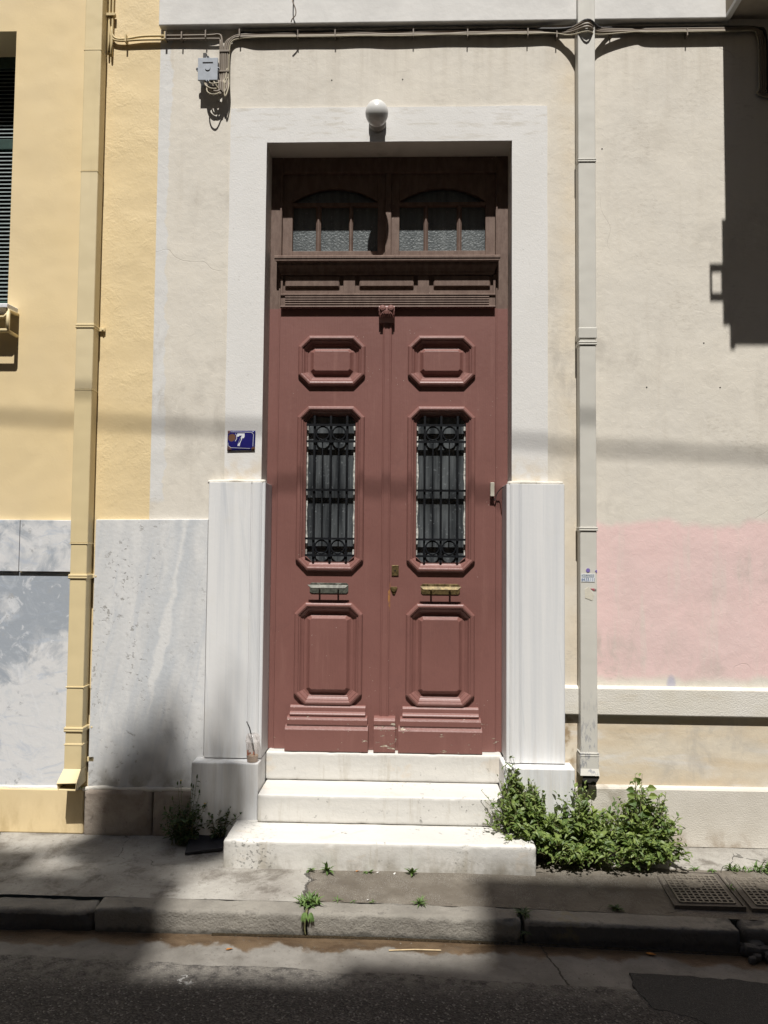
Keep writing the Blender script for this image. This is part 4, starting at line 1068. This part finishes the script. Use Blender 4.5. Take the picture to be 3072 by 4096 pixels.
# looser loops under the box
for pts in ([(-1.10, -.05, 4.428), (-1.085, -.07, 4.385), (-1.045, -.075, 4.363), (-1.012, -.05, 4.385), (-.99, -.03, 4.43)],
            [(-1.072, -.05, 4.428), (-1.06, -.07, 4.40), (-1.03, -.07, 4.398), (-.985, -.035, 4.44), (-.972, -.024, 4.52)],
            [(-1.05, -.05, 4.428), (-1.035, -.068, 4.405), (-1.01, -.06, 4.372), (-.985, -.045, 4.40), (-.968, -.03, 4.46)],
            [(-1.082, -.045, 4.425), (-1.075, -.08, 4.345), (-1.035, -.085, 4.322), (-.995, -.05, 4.365), (-.975, -.03, 4.44)]):
    cable(pts, .0040, 'cable_light')
clip = None
for x, z, w in ((-1.69, 4.862, .016), (-1.59, 4.708, .010), (-1.35, 4.722, .012), (-1.25, 4.72, .008), (-1.105, 4.728, .008), (-.90, 4.732, .008), (-.55, 4.72, .007), (-.325, 4.72, .007), (.142, 4.718, .007), (.464, 4.713, .007), (.82, 4.713, .007), (.99, 4.70, .007), (1.309, 4.702, .007), (1.752, 4.702, .007), (-.99, 4.625, .012), (-.99, 4.50, .010)):
    if z in (4.862, 4.625, 4.50): B().box(x - .03, x + .03, -.032, -.008, z - w / 2, z + w / 2).obj('clip', 'cable', cb, .001)
    else: B().box(x - w / 2, x + w / 2, -.038, 0, z - .022, z + .024).obj('clip', 'cable', cb, .001)
jb = thing('junction_box', (-1.077, -.035, 4.42), 'square grey plastic junction box above the left of the doorway', 'junction box')
B().box(-1.132, -1.022, -.058, 0, 4.424, 4.552).obj('housing', 'box', jb, .004)
b = B(); b.box(-1.136, -1.018, -.070, -.058, 4.420, 4.556)
for x, z in ((-1.077, 4.420), (-1.077, 4.556), (-1.136, 4.488), (-1.018, 4.488)): b.lathe([(.0115, 0), (.0115, .0118)], (x, -.0699, z), 14, 'y')
lid = b.obj('lid', 'box', jb, .0015)
for x, z in ((-1.077, 4.414), (-1.077, 4.562), (-1.141, 4.488), (-1.013, 4.488)): B().lathe([(.005, 0), (.005, .002)], (x, -.0715, z), 10, 'y').obj('screw', 'dark', lid)
B().lathe([(.016, 0), (.017, .004)], (-1.077, -.074, 4.494), 20, 'y').obj('boss', 'box', lid)
B().box(-1.108, -1.046, -.0715, -.069, 4.523, 4.529).obj('slot', 'dark', lid)
b = B(); b.box(-1.121, -1.101, -.02, 0, 4.55, 4.62); b.obj('conduit_stub', 'cable_dark', jb)
hk = B().tube(crom([(-.575, -.05, 4.96), (-.575, -.085, 4.89), (-.556, -.085, 4.835), (-.556, -.085, 4.80), (-.575, -.085, 4.775), (-.582, -.08, 4.76)]), .0035, 6)
tag(hk.obj('wire_hook', 'cable', smooth=True), 'bent wire hook hanging over the cornice near the top', 'hook')

# globe lamp
gl = thing('globe_lamp', (-.067, -.06, 4.11), 'white opal globe lamp fixed above the doorway', 'lamp')
prof = [(.0665 * math.sin(math.pi * i / 20) + .0001, -.073 * math.cos(math.pi * i / 20)) for i in range(21)]
B().lathe(prof, (-.067, -.122, 4.176), 32).obj('globe', 'opal', gl, smooth=True)
B().lathe([(.052, .11), (.052, .085), (.046, .075), (.046, .02)], (-.067, -.1215, 4.176), 24, 'y').obj('holder', 'steelgrey', gl, smooth=False)

# house number plate
np_ = thing('house_number_plate', (-.848, -.014, 2.218), 'rusty blue enamel plate with white number 7', 'number plate')
b = B(); n = 10
PX0, PX1, PZ0, PZ1 = -.929, -.766, 2.2185, 2.3345
for j in range(n + 1):
    for i in range(n + 1):
        u, v = i / n, j / n; b.v.append((PX0 + (PX1 - PX0) * u - .002 * (1 - v), -.0165 - .004 * math.sin(math.pi * u) * math.sin(math.pi * v), PZ0 + (PZ1 - PZ0) * v - .004 * (1 - u) * (1 - v)))
b.f = [(j * 11 + i, j * 11 + i + 1, (j + 1) * 11 + i + 1, (j + 1) * 11 + i) for j in range(n) for i in range(n)]
pl_ = b.obj('plate', 'enamel', np_, smooth=True); md = pl_.modifiers.new('thick', 'SOLIDIFY'); md.thickness = .0025; md.offset = -1
def psy(x, z):
    u = (x - PX0) / (PX1 - PX0); v = (z - PZ0) / (PZ1 - PZ0); return -.0165 - .004 * math.sin(math.pi * min(1, max(0, u))) * math.sin(math.pi * min(1, max(0, v)))
def flat(b, pts, lift=.0008):
    o = len(b.v); b.v += [(x, psy(x, z) - lift, z) for x, z in pts]; b.f.append(tuple(range(o, o + len(pts))))
kx = (PX1 - PX0) / 715; K = lambda px, py: (PX0 + (px - 335) * kx, PZ1 - (py - 268) * (PZ1 - PZ0) / 525)
b = B()
flat(b, [K(585, 345), K(680, 343), K(775, 343), K(775, 430), K(755, 470), K(725, 465), K(690, 540), K(668, 600), K(655, 682), K(592, 675), K(612, 600), K(640, 530), K(672, 460), K(705, 400), K(640, 400), K(628, 425), K(575, 430)])
b.obj('numeral', 'enamel_w', np_)
b = B()
def stroke(pts, w):
    for p, q in zip(pts, pts[1:]):
        d = (Vector(q) - Vector(p)).normalized(); nn = Vector((-d.y, d.x)) * w / 2; p_, q_ = Vector(p), Vector(q)
        m_ = 6
        for i in range(m_):
            a = p_.lerp(q_, i / m_); c = p_.lerp(q_, (i + 1) / m_); flat(b, [tuple(a + nn), tuple(c + nn), tuple(c - nn), tuple(a - nn)], .0007)
stroke([K(415, 300), K(950, 312), K(1003, 365), K(992, 685)], .0024)
stroke([K(920, 742), K(420, 722), K(350, 665), K(348, 595)], .0020)
stroke([K(540, 350), K(570, 400), K(575, 480), K(535, 555)], .0030)
b.obj('border', 'enamel_w', np_)

# ================================================================ SMALL THINGS
cup = thing('takeaway_cup', (-.735, -.092, .446), 'clear plastic iced coffee cup with black straw on the left plinth', 'cup')
cc = (-.735, -.0925, .4475)
B().lathe([(.0305, 0), (.033, .03), (.0385, .108), (.041, .110), (.041, .113)], cc, 28, cap=False).obj('cup_wall', 'clear', cup, smooth=True)
B().lathe([(.0295, .001), (.0322, .034)], cc, 28).obj('drink', 'coffee', cup, smooth=False)
B().lathe([(.0415, .111), (.0425, .117), (.039, .120), (.038, .138), (.032, .152), (.018, .156)], cc, 28, cap=False).obj('lid', 'clear', cup, smooth=True)
B().tube([(cc[0] + .012, cc[1] + .005, cc[2] + .03), (cc[0] - .003, cc[1] - .004, cc[2] + .125), (cc[0] - .018, cc[1] - .004, cc[2] + .185), (cc[0] - .036, cc[1] - .002, cc[2] + .222)], .0034, 8).obj('straw', 'straw', cup, smooth=True)
b = B()
for a, z, h in ((-2.25, .04, .03), (-2.0, .045, .012), (-1.75, .05, .010), (-1.2, .045, .018)):
    x, y = cc[0] + .0335 * math.cos(a), cc[1] + .0335 * math.sin(a); b.box(x - .004, x + .004, y - .001, y + .001, cc[2] + z, cc[2] + z + h)
b.obj('residue', 'smear', cup)

b = B(); b.add([(-1.075, -.04, .055), (-.884, -.045, .060), (-.864, -.225, .006), (-1.052, -.285, .000), (-1.075, -.04, .070), (-.884, -.045, .075), (-.864, -.225, .021), (-1.052, -.285, .015)],
      [(3, 2, 1, 0), (4, 5, 6, 7), (0, 1, 5, 4), (1, 2, 6, 5), (2, 3, 7, 6), (3, 0, 4, 7)])
tag(b.obj('black_tile', 'black_slab', bevel=.002), 'black square tile leaning in the corner beside the lowest step', 'tile')
# manhole covers
def manhole(x0, x1, y0, y1, label, n):
    zc = pz((x0 + x1) / 2, (y0 + y1) / 2) + .004
    t = thing('manhole_cover', ((x0 + x1) / 2, (y0 + y1) / 2, zc), label, 'manhole cover', 'manhole covers in the pavement')
    sk = lambda x, y: x + (y - y0) * .06     # the covers sit slightly askew
    def bx(b, xa, xb, ya, yb, za, zb): b.prism_z([(sk(xa, ya), ya), (sk(xb, ya), ya), (sk(xb, yb), yb), (sk(xa, yb), yb)], za, zb)
    b = B()
    for a in ((x0 - .012, x0 - .004, y0 - .012, y1 + .012), (x1 + .004, x1 + .012, y0 - .012, y1 + .012), (x0 - .004, x1 + .004, y0 - .012, y0 - .004), (x0 - .004, x1 + .004, y1 + .004, y1 + .012)): bx(b, *a, zc - .03, zc + .006)
    b.obj('frame', 'iron_cover', t)
    b = B(); bx(b, x0, x1, y0, y1, zc - .03, zc + .001); b.obj('cover', 'iron_cover', t)
    b = B(); m = .026; nx = n; ny = 10; wx = (x1 - x0 - 2 * m) / nx; wy = (y1 - y0 - 2 * m) / ny
    for i in range(nx + 1): x = x0 + m + i * wx; bx(b, x - .0045, x + .0045, y0 + m, y1 - m, zc, zc + .0075)
    for j in range(ny + 1): y = y0 + m + j * wy; bx(b, x0 + m, x1 - m, y - .0045, y + .0045, zc, zc + .0070)
    b.obj('grid', 'boss', t)
    b = B(); cx, cy = (x0 + x1) / 2 - .01, (y0 + y1) / 2 + .04
    b.lathe([(.046, 0), (.046, .009), (.040, .011)], (sk(cx, cy), cy, zc), 24); o = b.obj('boss', 'boss', t)
manhole(1.415, 1.725, -.668, -.325, 'gridded iron manhole cover beside the bush, wholly in the picture', 9)
manhole(1.775, 2.085, -.668, -.325, 'gridded iron manhole cover cut by the right edge of the picture', 9)
tag(B().tube([(.06, -.965, gz(.06, -.96) + .006), (.175, -.952, gz(.17, -.95) + .007), (.29, -.948, gz(.29, -.95) + .006)], .0028, 6).obj('dry_stick', 'dry'), 'thin pale dry stick lying in the gutter', 'stick')
def scrap(name, x, y, z, sx, sy, rot, mat, label, cat):
    c, s_ = math.cos(rot), math.sin(rot); b = B(); P = [(-sx, -sy * .4), (-sx * .3, -sy), (sx, -sy * .3), (sx * .5, sy), (-sx * .6, sy * .7)]
    vs2 = [(x + c * a - s_ * d, y + s_ * a + c * d, z + .003 + .004 * ((i * 7) % 3) / 2) for i, (a, d) in enumerate(P)]
    b.add(vs2 + [(p[0], p[1], p[2] - .001) for p in vs2], [(0, 1, 2, 3, 4), (9, 8, 7, 6, 5)] + [(i, i + 5, (i + 1) % 5 + 5, (i + 1) % 5) for i in range(5)])
    tag(b.obj(name, mat), label, cat)
scrap('dry_leaf', -.64, -.985, gz(-.64, -.98) + .001, .016, .007, .2, 'dryleaf', 'orange dry leaf in the gutter below the kerb crack', 'leaf')
scrap('dry_leaf', -.115, -.425, pz(-.1, -.42) + .001, .010, .006, .1, 'dryleaf', 'orange dry leaf at the foot of the lowest step', 'leaf')
scrap('dry_leaf', 1.22, -.90, gz(1.22, -.9) + .004, .022, .011, -.5, 'dryleaf', 'rust coloured leaf in the shaded gutter at the right', 'leaf')
scrap('paper_scrap', -.01, -.435, pz(0, -.43) + .001, .008, .006, .5, 'paper', 'tiny white paper scrap left of the step weeds', 'paper')
scrap('paper_scrap', .075, -.445, pz(0, -.44) + .001, .010, .006, 1.2, 'paper', 'white paper scrap in front of the lowest step', 'paper')
scrap('paper_scrap', -.045, -.725, pz(0, -.72) + .002, .006, .005, .4, 'paper', 'white crumb on the joint behind the kerb', 'paper')

# ================================================================ PLANTS
def blade(b, p, d, n, L, w, rng, curl=.15, pointy=1.0):
    """one leaf: folded along the midrib, tip drooping"""
    d = d.normalized(); s_ = d.cross(n)
    if s_.length < 1e-4: s_ = d.orthogonal()
    s_.normalize(); n = s_.cross(d).normalized(); o = len(b.v)
    f = .22 * w
    P = [p, p + d * L * .30 - s_ * w * .42 + n * f, p + d * L * .30 + s_ * w * .42 + n * f, p + d * L * .34,
         p + d * L * .62 - s_ * w * .38 + n * (f - curl * L * .25), p + d * L * .62 + s_ * w * .38 + n * (f - curl * L * .25), p + d * L * .66 - n * curl * L * .3,
         p + d * L - n * curl * L]
    b.v += [tuple(q) for q in P]; t_ = rng.random(); b.tint += [t_] * 8
    b.f += [(o, o + 3, o + 1), (o, o + 2, o + 3), (o + 1, o + 3, o + 6, o + 4), (o + 3, o + 2, o + 5, o + 6), (o + 4, o + 6, o + 7), (o + 6, o + 5, o + 7)]
def bush(name, label, base, tips, rng, leafL=(.014, .056), per=19, mat='leaf', group=None):
    t = thing(name, base, label, 'plant', group); st_ = B(); fo = B()
    for (tx, ty, tz) in tips:
        p0 = Vector(base) + Vector((rng.uniform(-.07, .07), rng.uniform(-.04, .04), 0)); p1 = Vector((tx, ty, tz))
        mid = p0.lerp(p1, .5) + Vector((rng.uniform(-.03, .03), rng.uniform(-.03, .02), rng.uniform(.01, .05)))
        path = crom([p0, mid, p1], 6); st_.tube(path, .0028, 4, .0012, cap=False)
        for k in range(per):
            u = .18 + .82 * k / (per - 1); q = path[min(len(path) - 1, int(u * (len(path) - 1)))]
            a = rng.uniform(0, 6.28); el = rng.uniform(-.35, .75)
            d = Vector((math.cos(a) * math.cos(el), math.sin(a) * math.cos(el), math.sin(el)))
            if k >= per - 3: d = (d + Vector((0, 0, .9))).normalized()
            L = rng.uniform(*leafL) * (1 if k < per - 3 else .75)
            q = q + Vector((rng.uniform(-.008, .008), rng.uniform(-.008, .008), rng.uniform(-.008, .008)))
            blade(fo, q, d, Vector((rng.uniform(-.3, .3), rng.uniform(-.5, .1), 1)), L, L * rng.uniform(.42, .6), rng, rng.uniform(.05, .35))
    st_.obj('stems', 'stem', t); o = fo.obj('foliage', mat, t); o['kind'] = 'stuff'
    return t
rg = random.Random(11)
def tips(spec, n, rng):
    """spec: outline [(x, ztop)], front/back y; tips fill the volume under the outline"""
    out = []
    xs = [s[0] for s in spec]
    for _ in range(n):
        x = rng.uniform(xs[0], xs[-1])
        for (xa, za), (xb, zb) in zip(spec, spec[1:]):
            if xa <= x <= xb: zt_ = za + (zb - za) * (x - xa) / (xb - xa); break
        y = rng.uniform(-.40, -.06); u = rng.random() ** .5
        front = max(0, (-.20 - y) / .17)
        z = .02 + (zt_ - .02) * u * (1 - .45 * front)
        out.append((x, y, z))
        if u > .88 and front < .6: out.append((x + rng.uniform(-.03, .03), y, z + rng.uniform(.02, .07)))
    return out
A = [(.60, .24), (.64, .34), (.672, .46), (.70, .45), (.74, .36), (.80, .345), (.86, .335), (.91, .25), (.96, .24)]
tA = tips(A, 130, rg)
tA = [(x, min(y, -.13) if z > .12 else y, z) for x, y, z in tA if x > .80 or z > .15] + [(.54, -.20, .345), (.555, -.24, .30), (.56, -.22, .22), (.58, -.26, .25), (.60, -.22, .30), (.548, -.26, .19), (.672, -.16, .475), (.66, -.17, .44), (.69, -.18, .42)]
bush('pellitory_bush', 'tallest leafy green clump climbing beside the right end of the steps', (.84, -.19, 0), tA, rg, group='green weeds along the house wall')
Bm = [(.90, .25), (.96, .27), (1.02, .365), (1.06, .35), (1.09, .385), (1.12, .27), (1.17, .16), (1.22, .17), (1.28, .20)]
tB = tips(Bm, 120, rg) + [(rg.uniform(.84, 1.22), rg.uniform(-.43, -.34), rg.uniform(.03, .12)) for _ in range(34)]
bush('pellitory_bush', 'low green leafy clump under the off-white drainpipe foot', (1.08, -.17, -.005), tB, rg, group='green weeds along the house wall')
C_ = [(1.22, .14), (1.30, .26), (1.36, .30), (1.40, .40), (1.43, .34), (1.46, .26), (1.52, .31), (1.56, .25), (1.59, .18), (1.61, .07)]
tC = tips(C_, 140, rg) + [(1.60, -.2, .20), (1.62, -.22, .17), (1.64, -.18, .06)]
for q_ in range(26): tC.append((rg.uniform(1.22, 1.5), rg.uniform(-.41, -.34), rg.uniform(.03, .09)))
plC = bush('pellitory_bush', 'green leafy clump with a tall shoot at the right of the row', (1.42, -.17, -.01), tC, rg, group='green weeds along the house wall')
fo = B()
for x, y, z, a in ((1.365, -.2, .33, 2.6), (1.435, -.21, .335, .2), (1.43, -.2, .375, .1), (1.365, -.19, .36, 2.9), (1.39, -.2, .40, 1.9), (1.375, -.2, .30, 3.4)):
    fo = B(); blade(fo, Vector((x, y, z)), Vector((math.cos(a), -.35, math.sin(a) * .5)), Vector((0, -.9, .4)), .05, .042, rg, .15)
    fo.obj('leaf', 'leaf', plC)
B().tube(crom([(1.40, -.19, .05), (1.395, -.2, .25), (1.405, -.2, .45)]), .003, 5, .001).obj('shoot', 'stem', plC)
# weedy corner at the left of the steps
def stalks(t, base, tops, rng):
    st_ = B(); fo = B(); fl = B()
    for x, y, z, flower in tops:
        path = crom([base, (base[0] + (x - base[0]) * .6, y, z * .5), (x, y, z)], 7); st_.tube(path, .0022, 5, .0010)
        for k in range(4, len(path) - 1):
            a = rng.uniform(0, 6.28); blade(fo, path[k], Vector((math.cos(a), math.sin(a), rng.uniform(0, .5))), Vector((0, -.3, 1)), rng.uniform(.012, .026), rng.uniform(.006, .011), rng, .3)
        p = Vector((x, y, z)); blade(fo, p - Vector((0, 0, .012)), Vector((0, 0, 1)), Vector((0, -1, 0)), .026, .011, rng, .05); blade(fo, p - Vector((0, 0, .01)), Vector((.2, 0, 1)), Vector((-1, 0, 0)), .022, .011, rng, .05)
        if flower:
            for a in range(8): blade(fl, p + Vector((0, 0, .008)), Vector((math.cos(a * .785) * .8, math.sin(a * .785) * .8, .7)), Vector((0, 0, 1)), .010, .005, rng, .1)
    st_.obj('stalk', 'stem', t); o = fo.obj('stalk_leaves', 'leaf_dark', t)
    if fl.v: o = fl.obj('flower', plain_petal(), t)
def plain_petal(): return M['petal']
rg2 = random.Random(3)
lw = bush('sow_thistle', 'dark weed with tall thin stalks and yellow buds in the left corner', (-1.10, -.12, 0), [(rg2.uniform(-1.23, -.97), rg2.uniform(-.22, -.05), rg2.uniform(.03, .21)) for _ in range(42)], rg2, (.022, .042), 12, 'leaf_dark')
stalks(lw, (-1.09, -.12, .02), [(-1.034, -.14, .372, 0), (-1.122, -.15, .341, 1), (-1.143, -.14, .333, 0), (-1.054, -.14, .318, 0), (-1.065, -.14, .325, 0), (-1.019, -.14, .29, 0), (-.985, -.15, .216, 1), (-1.17, -.14, .25, 0), (-1.21, -.15, .20, 0)], rg2)
bush('sow_thistle', 'dark leafy weed behind the black tile beside the lowest step', (-.91, -.10, 0), [(rg2.uniform(-1.0, -.81), rg2.uniform(-.15, -.06), rg2.uniform(.05, .18)) for _ in range(30)] + [(-.848, -.13, .186), (-.91, -.13, .177), (-.792, -.14, .163), (-.82, -.13, .16)], rg2, (.022, .040), 12, 'leaf_dark')
# rosettes and tufts in the cracks
def rosette(x, y, z, n, L, label, rng, up=.5, w=.30, mat='leaf_bright', wall=False):
    b = B()
    for i in range(n):
        a = 6.283 * i / n + rng.uniform(-.3, .3); e = rng.uniform(up * .3, up * 1.5)
        if wall and math.sin(a) > .2: a = -a
        l = L * rng.uniform(.65, 1.15)
        blade(b, Vector((x + rng.uniform(-.006, .006), y + rng.uniform(-.006, .006), z)), Vector((math.cos(a) * math.cos(e), math.sin(a) * math.cos(e), math.sin(e))), Vector((0, 0, 1)), l, l * w, rng, rng.uniform(.05, .4))
    o = b.obj('weed', mat); tag(o, label, 'weed', 'small weeds in the pavement cracks')
r3 = random.Random(21)
rosette(-.359, -.42, pz(-.36, -.42), 9, .040, 'small sprig at the foot of the lowest step, leftmost there', r3, .6, .35, wall=True)
rosette(-.27, -.43, pz(-.27, -.43), 14, .062, 'upright weed with toothed leaves against the lowest step', r3, .9, .28, wall=True)
rosette(-.062, -.43, pz(-.06, -.43), 12, .034, 'tiny star weed in the middle of the lowest step foot', r3, .5, .3, wall=True)
rosette(.163, -.435, pz(.16, -.43), 24, .046, 'dense low weed at the foot of the lowest step, right of centre', r3, .9, .36, wall=True)
b = B()
for k in range(70):
    a = r3.uniform(0, 6.28); e = r3.uniform(.0, 1.2); l = r3.uniform(.03, .062); px_, py_ = r3.uniform(-.355, -.275), r3.uniform(-.80, -.735)
    blade(b, Vector((px_, py_, kz(px_) + .004)), Vector((math.cos(a) * math.cos(e), math.sin(a) * math.cos(e), math.sin(e))), Vector((0, 0, 1)), l, l * .24, r3, r3.uniform(0, .4))
for k in range(14):
    blade(b, Vector((-.315 + r3.uniform(-.02, .02), -.855, kz(-.3) + .004)), Vector((r3.uniform(-.4, .4), -.6, -.5)), Vector((0, -1, .4)), .04, .011, r3, .4)
b.tint and tag(b.obj('weed', 'leaf_bright'), 'biggest bright green weed tuft growing from the kerb crack', 'weed', 'small weeds in the pavement cracks')
tag(B().tube(crom([(-.322, -.80, -.01), (-.322, -.862, -.03), (-.325, -.866, -.07), (-.321, -.866, -.10)]), .006, 6, .003).obj('weed_root', 'stem', smooth=True), 'brown weed root running down the kerb crack', 'root')
rosette(-.188, -.735, kz(-.19) + .003, 8, .034, 'small sprig on the joint right of the big tuft', r3, .8, .22)
rosette(-.115, -.738, kz(-.1) + .002, 6, .018, 'tiny sprout on the kerb joint left of the white crumb', r3, .4, .3)
rosette(-.02, -.738, kz(0) + .002, 6, .020, 'tiny sprout on the kerb joint right of the white crumb', r3, .4, .3)
rosette(.20, -.745, kz(.2) + .003, 34, .042, 'fine leaved tuft on the kerb joint in the sun', r3, .8, .16)
rosette(.67, -.80, kz(.67) - .002, 22, .055, 'dark weed in the shaded kerb joint', r3, .5, .22, 'leaf_dark')
rosette(.676, -.862, kz(.67) - .05, 10, .03, 'dark sprig low on the face of the shaded kerb joint', r3, .0, .25, 'leaf_dark')
rosette(1.12, -.715, pz(1.12, -.71) + .002, 30, .04, 'dark mat of leaves behind the shaded right kerb stone', r3, .5, .3, 'leaf_dark')
rosette(1.645, -.285, pz(1.64, -.285), 9, .035, 'small sprig above the first manhole cover', r3, .6, .3)
rosette(1.735, -.295, pz(1.73, -.29), 10, .030, 'small flat weed between the tops of the manhole covers', r3, .4, .35)
b = B()
def tuft(x0, x1, y0, y1, n, L, label):
    b = B()
    for k in range(n):
        a = r3.uniform(0, 6.28); e = r3.uniform(.2, 1.3); l = r3.uniform(L * .6, L * 1.1); x, y = r3.uniform(x0, x1), r3.uniform(y0, y1)
        blade(b, Vector((x, y, pz(x, y))), Vector((math.cos(a) * math.cos(e), math.sin(a) * math.cos(e), math.sin(e))), Vector((0, 0, 1)), l, l * .22, r3, r3.uniform(0, .4))
    tag(b.obj('weed', 'leaf_bright'), label, 'weed', 'small weeds in the pavement cracks')
tuft(1.83, 1.93, -.30, -.265, 34, .05, 'bright tuft in the joint above the second manhole cover')
tuft(1.955, 2.10, -.30, -.255, 46, .065, 'bright tuft in the joint cut by the right edge')
tuft(1.735, 1.765, -.50, -.46, 16, .035, 'dark green tuft between the two manhole covers')
rosette(-2.20, -.05, 0, 10, .03, 'small weed at the wall foot by the left edge', r3, .6, .3, 'leaf_dark', True)
rosette(-1.72, -.065, .27, 7, .018, 'tiny sprout on the ledge beside the yellow drainpipe', r3, .6, .35)
gr_ = B(); rgt = random.Random(77)
def stone(x, y, z, r):
    o = len(gr_.v); j = lambda: r * rgt.uniform(.6, 1.2)
    gr_.v += [(x - j(), y, z), (x, y - j(), z), (x + j(), y, z), (x, y + j(), z), (x + r * rgt.uniform(-.3, .3), y + r * rgt.uniform(-.3, .3), z + j() * .8)]
    gr_.f += [(o, o + 1, o + 4), (o + 1, o + 2, o + 4), (o + 2, o + 3, o + 4), (o + 3, o, o + 4)]
for _ in range(520):
    x, y = rgt.uniform(-2.2, 2.2), rgt.uniform(-1.5, -.87); stone(x, y, (rz(x, y) if y < ye(x) else gz(x, y)) + .001, rgt.uniform(.0012, .0042))
for _ in range(240):
    x, y = rgt.uniform(-2.2, 2.2), -.74 + rgt.random() ** 2 * .5; stone(x, y, pz(x, y) + .001, rgt.uniform(.001, .0032))
for _ in range(120):
    x = rgt.uniform(-.8, 1.7); y = -.43 + rgt.uniform(-.02, .01); stone(x, y, pz(x, y) + .001, rgt.uniform(.001, .003))
tag(gr_.obj('grit', 'gritstone'), 'loose grit scattered over the gutter, road edge and pavement', 'grit', kind='stuff')
for x, z in ((-.345, 4.455), (.08, 4.455), (1.84, 2.86), (1.51, 2.60), (1.93, 2.60), (1.26, 4.02)):
    B().lathe([(.004, 0), (.004, .002)], (x, -.0015, z), 8, 'y').obj('plug_hole', 'dark', hs)
scene.render.film_transparent = False
scene.cycles.max_bounces = 8; scene.cycles.diffuse_bounces = 2
scene.cycles.use_denoising = True
